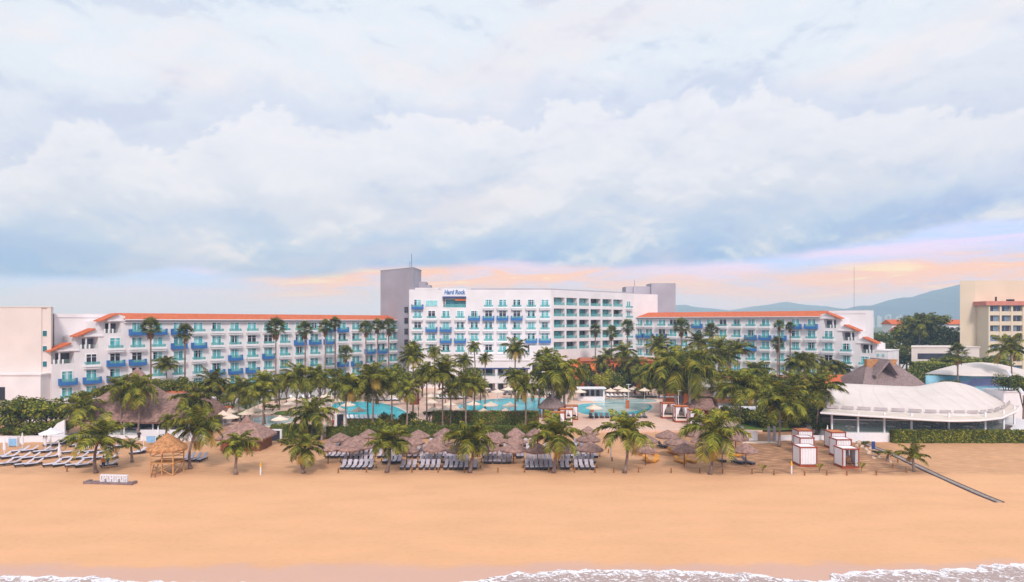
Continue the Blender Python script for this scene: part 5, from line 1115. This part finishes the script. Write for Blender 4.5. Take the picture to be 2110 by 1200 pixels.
def block(rowname, Y, groups, ry=0):
    allx = []
    for gi, (a, b_, n) in enumerate(groups):
        for i in range(n): allx.append((a + (b_ - a) * (i + .5) / n, gi, i, n))
    for px, gi, i, n in allx:
        lab = 'grey sun lounger in the %s, %s of the %s cluster' % (rowname, ordn(i, n), ordn(gi, len(groups)))
        if n == 1: lab = 'grey sun lounger in the %s, alone as the %s cluster' % (rowname, ordn(gi, len(groups)))
        place(LG, fG, ((px - CX) * Y / F, Y, .02), random.uniform(-.05, .05) + ry + (px - CX) * -0.00008, lab, 'grey sun loungers under the thatched parasols', (.74, 1.12, 1.2))
block('front row', 92.2, [(702, 770, 6), (824, 860, 3), (864, 909, 4), (914, 966, 5), (972, 986, 1), (1081, 1140, 6), (1153, 1174, 2), (1181, 1226, 4)])
block('second row', 96.0, [(705, 768, 6), (790, 828, 4), (864, 909, 5), (914, 966, 6), (996, 1054, 6), (1083, 1138, 6), (1150, 1176, 3), (1181, 1226, 5)])
block('third row', 99.8, [(672, 722, 5), (728, 768, 4), (778, 830, 5), (840, 885, 4), (892, 950, 6), (993, 1056, 6), (1063, 1080, 2), (1150, 1232, 7)])
block('fourth row', 104.2, [(674, 722, 4), (740, 790, 4), (856, 905, 4), (930, 990, 5), (1036, 1060, 2), (1082, 1130, 4), (1180, 1230, 4)])
block('back row', 109.0, [(690, 735, 3), (790, 840, 4), (880, 925, 3), (985, 1040, 4), (1066, 1100, 3), (1180, 1230, 4)])
st = thing('side_table', None, 'table'); q = MB(); q.lathe([(.24, .46), (.26, .50), (.0, .505)], 10); q.build('table_top', M['lwood'], st); q = MB(); q.tube([(0, 0, 0), (0, 0, .46)], .05, 6); q.lathe([(.16, 0), (.16, .04)], 8); q.build('pedestal', M['wood'], st); fS = [False]
for rn, Y, ls in (('front', 92.6, [775, 860.5, 911, 969, 990, 1078, 1146, 1178, 1230]), ('second', 96.4, [702, 772, 786, 861, 911, 970, 992, 1058, 1080, 1143, 1178]), ('third', 100.2, [669, 725, 774, 834, 888, 956, 988, 1060, 1146, 1236]), ('fourth', 104.6, [728, 796, 850, 912, 995, 1066, 1140, 1176])):
    for i, px in enumerate(ls): place(st, fS, ((px - CX) * Y / F, Y, .02), 0, 'small round wooden side table in the %s sunbed row, %s' % (rn, ordn(i, len(ls))), 'side tables between the sunbeds')
# left beach: loungers turned towards the lower left
LL = {'front': [(8, 960), (27, 958), (50, 961), (70, 960), (108, 961), (128, 961), (154, 962), (174, 962), (226, 962)], 'second': [(4, 945), (22, 945), (44, 947), (64, 947), (88, 947), (108, 945), (146, 947), (164, 947), (186, 948), (206, 947), (228, 948)],
      'third': [(43, 933), (62, 932), (86, 934), (108, 932), (146, 935), (166, 934), (190, 934), (214, 935), (284, 936), (298, 933)], 'back': [(106, 919), (122, 918), (160, 921), (182, 919), (236, 924), (256, 922)]}
for rn, ls in LL.items():
    for i, (px, py) in enumerate(sorted(ls)):
        place(LPL, fP, W(px, py) + Vector((0, 0, .02)), -0.85 + random.uniform(-.08, .08), 'grey sun lounger turned aslant, %s in the %s row of the left beach' % (ordn(i, len(ls)), rn), 'slanted sun loungers on the left beach', (1, 1.1, 1.1))
for i, (px, py) in enumerate([(380, 950), (392, 950), (405, 950), (417, 950)]): place(LG, fG, W(px, py), -.1, 'grey sun lounger beside the coconut palm at the lookout, %s of four' % ordn(i, 4), 'sun loungers beside the lookout')
YL = [(1322, 936), (1345, 936), (1386, 936), (1333, 952), (1350, 952), (1401, 954), (1422, 953), (1443, 938), (1505, 938), (1524, 940)]
for i, (px, py) in enumerate(sorted(YL)): place(LY, fY, W(px, py), random.choice((-.5, .1, .5)), 'orange yellow wooden lounger under the right parasols, %s' % ordn(i, len(YL)), 'yellow wooden loungers on the right beach')
for i, (px, py) in enumerate([(1364, 922), (1482, 951), (1520, 955), (1541, 956)]): place(LDG, fD, W(px, py), .5, 'dark grey lounger beside the yellow ones on the right beach, %s' % ordn(i, 4), 'dark loungers on the right beach')
# pool loungers
PL = [('behind the left main pool', [(768 + i * 8, 826) for i in range(7)], LW, fW), ('behind the left main pool, rear line', [(800 + i * 9, 818) for i in range(5)], LW, fW), ('below the left main pool', [(706 + i * 10, 865) for i in range(9)], LW, fW), ('at the left small pool edge', [(564, 883), (576, 883), (592, 884), (606, 884), (618, 883)], LDG, fD),
      ('in front of the right pool', [(1218 + i * 11, 861) for i in range(11)], LDG, fD), ('below the middle pool', [(960 + i * 11, 856) for i in range(13)], LDG, fD), ('on the terrace right of the bar', [(1255 + i * 9, 819) for i in range(12)], LW, fW),
      ('behind the middle pool', [(1040 + i * 10, 814) for i in range(11)], LDG, fD), ('at the lobby terrace', [(985 + i * 12, 809) for i in range(7)], LDG, fD), ('left of the middle pool', [(905 + i * 9, 822) for i in range(7)], LW, fW), ('on the left terrace', [(600 + i * 13, 822) for i in range(6)], LW, fW), ('left of the small pool', [(455 + i * 12, 866) for i in range(5)], LDG, fD)]
for nm, ls, pr_, fl_ in PL:
    for i, (px, py) in enumerate(ls): place(pr_, fl_, W(px, py, DZ) + Vector((0, 0, .03)), random.uniform(.3, .7) if pr_ is LW else random.uniform(-.1, .1), 'pool lounger %s, %s' % (nm, ordn(i, len(ls))), 'sun loungers around the pools')

# ---------- cream pool umbrellas ----------
def umb_proto(mt, closed=False):
    o = thing('garden_umbrella', None, 'umbrella'); q = MB(); n = 8
    if closed: q.lathe([(.05, .6), (.17, .8), (.15, 1.6), (.04, 2.55)], 8, jit=.1)
    else:
        q.lathe([(1.55, 2.12), (1.56, 2.25), (.75, 2.58), (.08, 2.86)], n); q.lathe([(.35, 2.80), (.05, 3.0)], n)
    q.build('canopy', mt, o); q = MB(); q.tube([(0, 0, 0), (0, 0, 2.9 if not closed else 2.6)], .04, 6); q.build('pole', M['whitep'], o)
    q = MB(); q.lathe([(.35, 0), (.35, .1), (.1, .14)], 10); q.build('base', M['greyc'], o); return o
UP = umb_proto(M['fab']); fU = [False]; UC = umb_proto(M['wfab'], True); fC = [False]; UW = umb_proto(M['wfab']); fUW = [False]
UL = {'around the left pools': [(673, 816), (791, 806), (822, 813), (700, 844), (738, 844), (717, 833), (597, 831), (622, 836), (577, 862), (670, 829), (694, 825), (888, 815), (892, 843), (490, 842), (474, 846), (460, 852), (476, 858), (550, 848), (640, 826), (806, 815), (778, 812), (508, 850), (522, 844), (604, 822), (654, 838), (838, 812), (700, 808)],
      'around the middle pool': [(888, 827), (936, 805), (998, 799), (1050, 794), (1047, 801), (1075, 803), (1102, 794), (976, 831), (1011, 833), (1051, 834), (952, 846), (996, 847), (1041, 847), (916, 842), (926, 832), (1085, 812), (1025, 806), (958, 812), (905, 808), (1130, 808)],
      'around the right pool': [(1213, 801), (1258, 804), (1287, 804), (1328, 803), (1355, 802), (1224, 839), (1275, 799), (1375, 803), (1388, 812), (1195, 806), (1306, 800), (1470, 800), (1495, 803), (1502, 796), (1440, 792), (1482, 790), (1520, 788), (1400, 800)]}
for z_, ls in UL.items():
    ls.sort()
    for i, (px, py) in enumerate(ls):
        Y = (CAMZ - DZ - 2.45) * F / (py - HY)
        if z_.endswith('left pools') and px < 520 and Y > 145: pass
        nm_ = ordn(i, len(ls))
        place(UP, fU, ((px - CX) * Y / F, Y, DZ), random.uniform(0, .8), 'open cream pool umbrella, %s of those %s' % (nm_, z_), 'cream umbrellas ' + z_, (random.uniform(.92, 1.15),) * 2 + (1,))
place(UW, fUW, W(105, 925), .3, 'open white umbrella on the left beach before the sloping wall', None, (1.1, 1.1, 1.1))
for i, (px, py) in enumerate([(9, 938), (46, 926), (93, 927), (122, 950), (158, 934), (326, 910)]): place(UC, fC, W(px, py), 0, 'closed white beach umbrella standing among the left sunbeds, %s' % ordn(i, 6), 'closed white umbrellas on the left beach', (1.2, 1.2, 1))
place(UC, fC, W(1705, 912), 0, 'closed pinkish umbrella between the two rows of beach cabanas', None, (1.2, 1.2, 1.1))

# ---------- cabanas ----------
def cabana(px, py, w_, dep, h_, label, closed=True, wood=False, rz=0.0, z0=0.0, group='', chair=False):
    p = W(px, py, z0); o = thing('cabana', label, 'cabana', (p.x, p.y, z0), rz, group); a = w_ / 2
    q = MB(); q.box(-a - .05, a + .05, -.05, dep + .05, .0, .28); q.build('platform', M['redwood'], o)
    pm = MB().box(-.055, .055, -.055, .055, .28, h_).mesh('post_mesh', M['redwood'])
    for x, y in ((-a, 0), (a, 0), (-a, dep), (a, dep)): ob('post', pm, o, (x, y + (.02 if y == 0 else -.02), 0))
    q = MB()
    for y in (-.02, dep + .02): q.box(-a - .08, a + .08, y - .06, y + .06, h_ - .02, h_ + .14)
    for x in (-a, a): q.box(x - .075, x + .075, .04, dep - .04, h_ - .015, h_ + .135)
    q.build('roof_frame', M['redwood'], o)
    q = MB()
    if wood: [q.box(-a + .1, a - .1, .08 + k * .22, .08 + k * .22 + .18, h_ + .05, h_ + .12) for k in range(int(dep / .22))]
    else: q.box(-a + .07, a - .07, .04, dep - .04, h_ + .04, h_ + .1)
    q.build('roof', M['rwood2'] if wood else M['wfab'], o)
    def curtain(pts, full=True):
        m_ = MB(); n = 16
        for (x0, y0), (x1, y1) in pts:
            d = Vector((x1 - x0, y1 - y0, 0)); nn_ = Vector((-d.y, d.x, 0)).normalized(); vs = []
            for i in range(n + 1):
                u = i / n; pz = Vector((x0, y0, 0)) + d * u + nn_ * .05 * math.sin(i * 2.1); vs += [pz + Vector((0, 0, .32)), pz + Vector((0, 0, h_ - .03))]
            m_.idx(vs, [(2 * i, 2 * i + 2, 2 * i + 3, 2 * i + 1) for i in range(n)])
        return m_.build('curtain', M['wfab'], o)
    b_ = a - .1
    if closed:
        curtain([((-a, .12), (-a, dep - .12))]); curtain([((a, .12), (a, dep - .12))]); curtain([((-b_, dep), (b_, dep))])
        if not chair: curtain([((-b_, 0), (b_, 0))])
        else: curtain([((-b_, 0), (-b_ + .35, .1))]); curtain([((b_ - .35, .1), (b_, 0))])
    else:
        for x in (-1, 1):
            for y in (0.03, dep - .03):
                m_ = MB(); m_.face([(x * b_, y, h_ - .05), (x * b_ * .25, y, h_ - .05), (x * b_ * .82, y + .03, 1.2), (x * b_ * .85, y, .35), (x * b_, y, .35)]); m_.build('curtain', M['wfab'], o)
    q = MB(); q.box(-a + .15, a - .15, .3, dep - .3, .29, .55); q.build('mattress', M['fab'] if not closed else M['wood'], o)
    if not closed: q = MB(); q.box(-a + .2, a - .2, dep - .6, dep - .35, .55, .85); q.build('cushion', M['darkc'], o)
    if chair: q = MB(); q.box(-.5, .3, .6, .7, .55, 1.5); q.box(-.5, .3, .1, .6, .75, .85); q.box(-.5, -.42, .1, .6, .55, 1.1); q.build('bench', M['wood'], o)
    return o
G1 = 'white curtained cabanas on the right beach'
cabana(1666, 962, 2.3, 2.4, 2.6, 'closed white cabana nearest the sea in the left stack of the right beach', group=G1)
cabana(1663, 938, 2.1, 2.2, 2.5, 'closed white cabana in the middle of the left stack', group=G1)
cabana(1660, 922, 2.3, 2.4, 2.55, 'cabana with orange slatted roof at the back of the left stack', wood=True, group=G1)
cabana(1753, 966, 2.2, 2.4, 2.6, 'white cabana with open front and wooden bench nearest the sea, right stack', group=G1, chair=True)
cabana(1739, 943, 2.2, 2.2, 2.55, 'closed white cabana in the middle of the right stack', group=G1)
cabana(1728, 926, 2.2, 2.4, 2.55, 'cabana with orange slatted roof at the back of the right stack', wood=True, group=G1)
G2 = 'red framed pool cabanas'
for px, py, lab, wd in ((1379, 863, 'farthest left of the three right of the pool', True), (1406, 871, 'middle of the three right of the pool', True), (1437, 880, 'nearest right of the three right of the pool', True)): cabana(px, py, 2.7, 2.2, 3.0, 'red framed open pool cabana, ' + lab, closed=False, wood=wd, z0=DZ, group=G2)
for px, py, lab in ((1178, 866, 'farthest of the three beside the thatched bar'), (1167, 874, 'middle of the three beside the thatched bar'), (1150, 882, 'nearest of the three beside the thatched bar')): cabana(px, py, 2.4, 2.0, 2.7, 'red framed pool cabana, ' + lab, closed=False, wood=True, z0=DZ, group=G2)

# ---------- posts, signs, walls ----------
SPX = [(138, 968), (697, 971), (755, 970), (849, 970), (903, 970), (957, 970), (1026, 970), (1081, 970), (1131, 970), (1184, 970), (1226, 970), (1261, 948), (1265, 970), (1316, 970), (1383, 971), (1442, 971), (1489, 972), (1550, 973), (1595, 975), (1658, 976), (1704, 976), (1745, 976), (1806, 976), (1254, 930), (600, 947), (627, 962), (1840, 962), (1850, 950), (1868, 970), (1835, 938)]
q = MB(); q.lathe([(.10, -.3), (.10, .62), (.07, .66)], 7); pmesh = q.mesh('stake_mesh', mat('stake_wood', (.30, .13, .05), .9, .3, 3))
for i, (px, py) in enumerate(sorted(SPX)):
    o = ob('wooden_stake', pmesh, None, W(px, py + 4)); n_ = len(SPX)
    near = 'left of centre' if px < 1055 else 'right of centre'
    ls = [p for p in sorted(SPX) if (p[0] < 1055) == (px < 1055)]
    tag(o, 'short brown wooden stake at the sunbed edge, %s of those %s' % (ordn(ls.index((px, py)), len(ls)), near), 'stake', 'wooden stakes along the sunbed edge')
def ypost(px, py, h_, label):
    o = thing('marker_post', label, 'post', W(px, py), 0, 'white posts with yellow tips'); q = MB(); q.tube([(0, 0, 0), (0, 0, h_ * .68)], .10, 8); q.build('pole', M['whitep'], o); q = MB(); q.tube([(0, 0, h_ * .68), (0, 0, h_)], [.16, .05], 6); q.build('tip', M['yellow'], o)
ypost(1631, 977, 1.7, 'white marker post with yellow tip left of the beach cabanas'); ypost(537, 979, 1.6, 'thin white marker post with yellow tip right of the small front palm')
o = thing('information_board', 'dark board on a white pole beside the right cabanas', 'sign', W(1801, 941)); q = MB(); q.tube([(0, 0, 0), (0, 0, 2.2)], .06, 6); q.build('pole', M['whitep'], o); q = MB(); q.box(-.42, .1, -.12, -.07, 1.1, 2.25); q.build('board', M['deepblue'], o)
o = thing('board_with_flag', 'light blue panel on white posts behind the lookout', 'panel', W(308, 924)); q = MB(); q.box(-1.0, -.92, 0, .08, 0, 2.0); q.box(.9, .98, 0, .08, 0, 2.0); q.build('post', M['whitep'], o); q = MB(); q.box(-.5, .88, 0.0, .05, .9, 1.9); q.build('panel', M['bluec'], o)
o = thing('towel_rack', 'light blue striped towel rack among the left beach umbrellas', 'rack', W(26, 921)); q = MB(); q.box(-.65, .65, 0, .5, .15, 1.35); q.build('towel', M['bluec'], o); q = MB(); [q.box(x - .03, x + .03, -.04, .54, 0, 1.45) for x in (-.68, .68)]; q.box(-.65, .65, -.03, -.003, 1.3, 1.4); q.build('frame', M['whitep'], o)
# white letter block on a wooden base
o = thing('beach_letters', 'row of white block letters standing on a long wooden base at the left beach', 'sign', W(227, 997)); o.rotation_euler.z = -0.10
q = MB(); q.box(-3.0, 3.1, -.5, .5, -.1, .22); q.box(-3.15, -2.7, -.55, .55, .0, .34); q.box(2.8, 3.2, -.55, .55, .0, .34); q.build('base', mat('weathered_wood', (.24, .17, .17), .9, .3, 2), o)
x = -1.35; rnd = random.Random(3)
for i in range(8):
    q = MB(); wd = .38; k = i % 4; z0, z1 = .22, 1.08
    q.box(0, .12, 0, .35, z0, z1); q.box(.26, .38, 0.0, .35, z0 if k != 1 else z0 + .4, z1); q.box(.12, .26, .02, .33, z1 - .14, z1)
    if k in (0, 2): q.box(.12, .26, .02, .33, z0, z0 + .14)
    if k in (1, 3): q.box(.12, .26, .02, .33, z0 + .36, z0 + .5)
    q.build('letter', M['whitep'], o).location = (x, 0, 0); x += .445
# striped mats across the sand
pl = [(1757, 906), (1807, 925), (1840, 937.5), (1890, 961), (1930, 980), (1975, 1000), (2025, 1022), (2060, 1036)]
P = [W(*p) for p in pl]
def strip(off, wd, zz, mi, name, par, th=.06):
    m_ = MB()
    for i in range(len(P) - 1):
        a, b_ = P[i], P[i + 1]; d = (b_ - a).normalized(); n_ = Vector((-d.y, d.x, 0)); d2 = (P[min(i + 2, len(P) - 1)] - P[i + 1]); d2 = d2.normalized() if d2.length else d; n2 = Vector((-d2.y, d2.x, 0)); n2 = (n_ + n2).normalized() if i < len(P) - 2 else n_
        if i == 0: pn = n_
        za, zb_ = sandz(a.x, a.y) * 0 + zz, zz
        m_.idx([a + pn * (off - wd / 2) + Vector((0, 0, za - th)), a + pn * (off + wd / 2) + Vector((0, 0, za - th)), b_ + n2 * (off + wd / 2) + Vector((0, 0, zb_ - th)), b_ + n2 * (off - wd / 2) + Vector((0, 0, zb_ - th)),
                a + pn * (off - wd / 2) + Vector((0, 0, za)), a + pn * (off + wd / 2) + Vector((0, 0, za)), b_ + n2 * (off + wd / 2) + Vector((0, 0, zb_)), b_ + n2 * (off - wd / 2) + Vector((0, 0, zb_))], [(0, 1, 2, 3), (4, 7, 6, 5), (0, 4, 5, 1), (2, 6, 7, 3), (0, 3, 7, 4), (1, 5, 6, 2)])
        pn = n2
    return m_.build(name, M[mi], par)
o = thing('beach_mat', 'grey rubber mat with two dark edge strips running aslant over the right sand', 'mat')
strip(0, .55, .09, 'greymat', 'centre_strip', o, .3); strip(.42, .22, .10, 'mat_strip', 'edge_strip', o, .35); strip(-.42, .22, .10, 'mat_strip', 'edge_strip', o, .35)
# rocks by the mat
for i, (px, py, s_) in enumerate([(1770, 914, .7), (1776, 922, .55), (1784, 928, .5), (1790, 935, .6), (1800, 945, .45), (1812, 944, .4), (1765, 920, .5), (1793, 925, .5), (1835, 953, .35), (1868, 966, .4)]):
    q = MB(); random.seed(i); q.lathe([(s_ * .5, -.2), (s_ * .6, .1 * s_), (s_ * .45, .45 * s_), (s_ * .1, .6 * s_)], 7, jit=.2); o = q.build('rock', M['rock']); o.location = W(px, py); tag(o, 'pale rock beside the slanting mat, %s' % ordn(sorted([1770, 1776, 1784, 1790, 1800, 1812, 1765, 1793, 1835, 1868]).index(px), 10), 'rock', 'rocks beside the mat')
random.seed(77)
def lwall(name, label, a, b_, z, h_, th=.25, mt='whitep', cat='wall', off=0):
    A, B = W(a[0], a[1], 0), W(b_[0], b_[1], 0); d = B - A; q = MB(); q.box(0, d.length, 0, th, z - .3, h_); q.box(-.04, d.length + .04, -.04, th + .04, h_, h_ + .08); o = q.build(name, M[mt]); o.location = A; o.rotation_euler.z = math.atan2(d.y, d.x); tag(o, label, cat); return o
lwall('low_wall', 'low white wall along the garden behind the right beach cabanas', (1594, 908), (1740, 908), 0, .75)
lwall('low_wall', 'low bluish white fence at the left edge under the dark trees', (-30, 913), (150, 911), 0, 1.0)
lwall('low_wall', 'low pale garden wall in front of the thatched restaurant', (272, 909), (420, 909), 0, .9)
lwall('low_wall', 'low cream retaining wall beside the deck gate above the thatched parasols', (664, 908), (676, 890), 0, 1.6, mt='cream')
gt = thing('beach_gate', 'white panelled beach gate with yellow notice between grey pillars', 'gate', W(1535, 912)); k = 112 / F
q = MB(); q.box(0, 26 * k, 0, .12, .3, 1.9); q.build('panel', M['whitep'], gt); q = MB(); [q.box(x - .18, x + .18, -.1, .3, 0, 2.6) for x in (-.4, 2.3 + 1.7, 4.9)]; q.build('pillar', M['greyc'], gt); q = MB(); q.box(.6, 1.0, -.05, -.003, .8, 1.6); q.build('notice', M['yellow'], gt); q = MB(); q.box(-.6, 5.1, -1.0, .5, -.1, .12); q.build('step', M['fab'], gt)
gt = thing('garden_gate', 'white framed garden gate right of the left pools', 'gate', W(701, 882, DZ)); q = MB(); q.box(-1.0, -.6, 0, .3, 0, 2.5); q.box(.6, 1.0, 0, .3, 0, 2.5); q.box(-1.0, 1.0, .001, .3, 2.5, 2.8); q.build('frame', M['whitep'], gt); q = MB(); q.box(-.6, .6, .12, .18, 0, 2.5); q.build('door', M['dark'], gt)
gt = thing('garden_gate', 'pale gateway with dark opening beside the thatched beach hut', 'gate', W(568, 909)); q = MB(); q.box(-1.0, -.7, 0, .3, 0, 1.7); q.box(.7, 1.0, 0, .3, 0, 1.7); q.box(-1.0, 1.0, .001, .3, 1.7, 1.95); q.build('frame', M['whitep'], gt); q = MB(); q.box(-.7, .7, .12, .18, 0, 1.7); q.build('door', M['dark'], gt)
# bar building on the right terrace and little service hut
sv = thing('pool_kiosk', 'small white open kiosk behind the right pool umbrellas', 'kiosk', W(1192, 826, DZ)); q = MB(); q.box(0, 6.5, 0, .2, 0, 1.0); q.box(0, .4, 0.2, 3, 0, 2.9); q.box(6.1, 6.5, .2, 3, 0, 2.9); q.box(.4, 6.1, 2.8, 3, 0, 2.9); q.build('wall', M['whitep'], sv); q = MB(); q.box(-.3, 6.8, -.5, 3.3, 2.9, 3.15); q.build('roof', M['whitep'], sv); q = MB(); [q.box(.8 + i * 1.3, 1.6 + i * 1.3, 2.7, 2.799, .9, 2.4) for i in range(4)]; q.build('shelf', M['dark'], sv)
sv = thing('service_hut', 'small white hut with dark roof right of the two tiered bar', 'hut', W(1481, 862, DZ)); q = MB(); q.box(0, 3.6, 0, 4, 0, 3.2); q.build('wall', M['whitep'], sv); q = MB(); q.box(-.5, 4.1, -.8, 4.3, 3.2, 3.8); q.build('roof', M['wood'], sv); q = MB(); q.box(.3, .9, -.05, -.003, 0, 2.3); q.build('door', M['dark'], sv)
sv = thing('terracotta_bar', 'terracotta walled bar with white awning between the royal palms', 'bar', W(1372, 838, DZ)); q = MB(); q.box(0, 6.0, 0, 3.5, 0, 3.6); q.build('wall', M['orange'], sv); q = MB(); q.box(-1.5, 2.5, -1.6, -.003, 2.2, 2.4); q.build('awning', M['wfab'], sv); q = MB(); q.box(2.8, 4.0, -.06, -.003, .9, 2.6); q.build('window', M['dark'], sv); q = MB(); q.box(-.2, 6.2, -.2, 3.7, 3.6, 3.8); q.build('roof', M['terra'], sv)
# pillars in the right pool, rock
for px, py, h_, lab in ((1293, 842, 1.7, 'reddish stone pillar standing in the right pool'), (1220, 850, 1.3, 'reddish stone pillar at the left edge of the right pool')):
    q = MB(); q.box(-.35, .35, -.35, .35, 0, h_); q.box(-.42, .42, -.42, .42, h_, h_ + .12); o = q.build('stone_pillar', M['terra']); o.location = W(px, py, DZ); tag(o, lab, 'pillar')
def lamp(px, py, h_, lab):
    o = thing('lamp_post', lab, 'lamp post', W(px, py, DZ), 0, 'white lamp posts around the pools'); q = MB(); q.tube([(0, 0, 0), (0, 0, h_)], .08, 6); q.build('pole', M['whitep'], o); q = MB(); q.box(-.5, .5, -.12, .12, h_, h_ + .1); q.build('lamp_head', M['whitep'], o)
for px, py, h_, lab in ((683, 866, 6, 'left of the left main pool'), (768, 862, 5.4, 'in front of the left main pool'), (1295, 838, 5, 'behind the right pool pillar'), (1398, 862, 5.5, 'between two red framed cabanas'), (532, 862, 5, 'beside the left small pool'), (1259, 946, 3.4, 'on the sand right of the front sunbeds'), (1062, 858, 5, 'in front of the middle pool')): lamp(px, py, h_, 'white lamp post ' + lab)

# ---------- people ----------
def person(px, py, label, top, legs, z0=0.0, face=0.0, arm=0.0, child=None):
    p = W(px, py, z0); o = thing('person', label, 'person', p, face); J = [(0, 0, .93), (0, 0, 1.15), (0, -.01, 1.38), (0, -.01, 1.5), (0, -.02, 1.62), (0, -.02, 1.74),
        (-.10, 0, .88), (-.11, -.03 - arm * .1, .48), (-.11, .02, .08), (-.12, -.14, .04), (.10, 0, .88), (.11, .05, .48), (.12, .10, .08), (.12, -.04, .04),
        (-.19, 0, 1.40), (-.26, .0 - arm * .1, 1.12), (-.27, -.08 - arm * .2, .88), (-.27, -.12 - arm * .2, .78), (.19, 0, 1.40), (.26, .02, 1.12), (.27, -.06, .88), (.27, -.10, .78)]
    E = [(0, 1), (1, 2), (2, 3), (3, 4), (4, 5), (0, 6), (6, 7), (7, 8), (8, 9), (0, 10), (10, 11), (11, 12), (12, 13), (2, 14), (14, 15), (15, 16), (16, 17), (2, 18), (18, 19), (19, 20), (20, 21)]
    rr = [.15, .13, .15, .06, .10, .085, .095, .062, .042, .035, .095, .062, .042, .035, .06, .042, .033, .028, .06, .042, .033, .028]
    me_ = bpy.data.meshes.new('body_mesh'); me_.from_pydata(J, E, []); b_ = ob('body', me_, o); me_.materials.append(M['skin'])
    sk = b_.modifiers.new('skin', 'SKIN'); sb_ = b_.modifiers.new('sub', 'SUBSURF'); sb_.levels = sb_.render_levels = 1
    for i, v in enumerate(me_.skin_vertices[0].data): v.radius = (rr[i], rr[i]); v.use_root = (i == 0)
    q = MB(); q.lathe([(.165, .88), (.18, 1.0), (.165, 1.15), (.20, 1.36), (.10, 1.46)], 12, sx=1.05, sy=.8)
    for s_ in (-1, 1): q.tube([(s_ * .17, 0, 1.42), (s_ * .255, 0, 1.14)], [.085, .065], 8)
    q.build('shirt', M[top], o, True); q = MB()
    q.lathe([(.17, .80), (.185, .95)], 12, sy=.8); [q.tube([(s_ * .10, 0, .90), (s_ * .115, .01, .45)], [.115, .09], 8) for s_ in (-1, 1)]; q.build('trousers', M[legs], o, True)
    q = MB(); q.lathe([(.03, 1.66), (.115, 1.70), (.12, 1.78), (.07, 1.85), (.01, 1.87)], 10, c=(0, .015)); q.build('hair', M['hair'], o, True); return o
person(287, 909, 'person in dark clothes standing by the low wall behind the lookout', 'darkc', 'darkc', 0, .4)
person(686, 882, 'person in a red top walking beside the white garden gate', 'redc', 'darkc', DZ, 1.2, .6)
person(213, 967, 'person in an orange top standing by the front left palm', 'orangec', 'darkc', 0, .2)
person(222, 966, 'person in a teal top beside the orange dressed one', 'tealc', 'bluec', 0, -.6)
person(93, 915, 'person in dark top standing behind the left beach umbrellas', 'darkc', 'bluec', 0, .6)
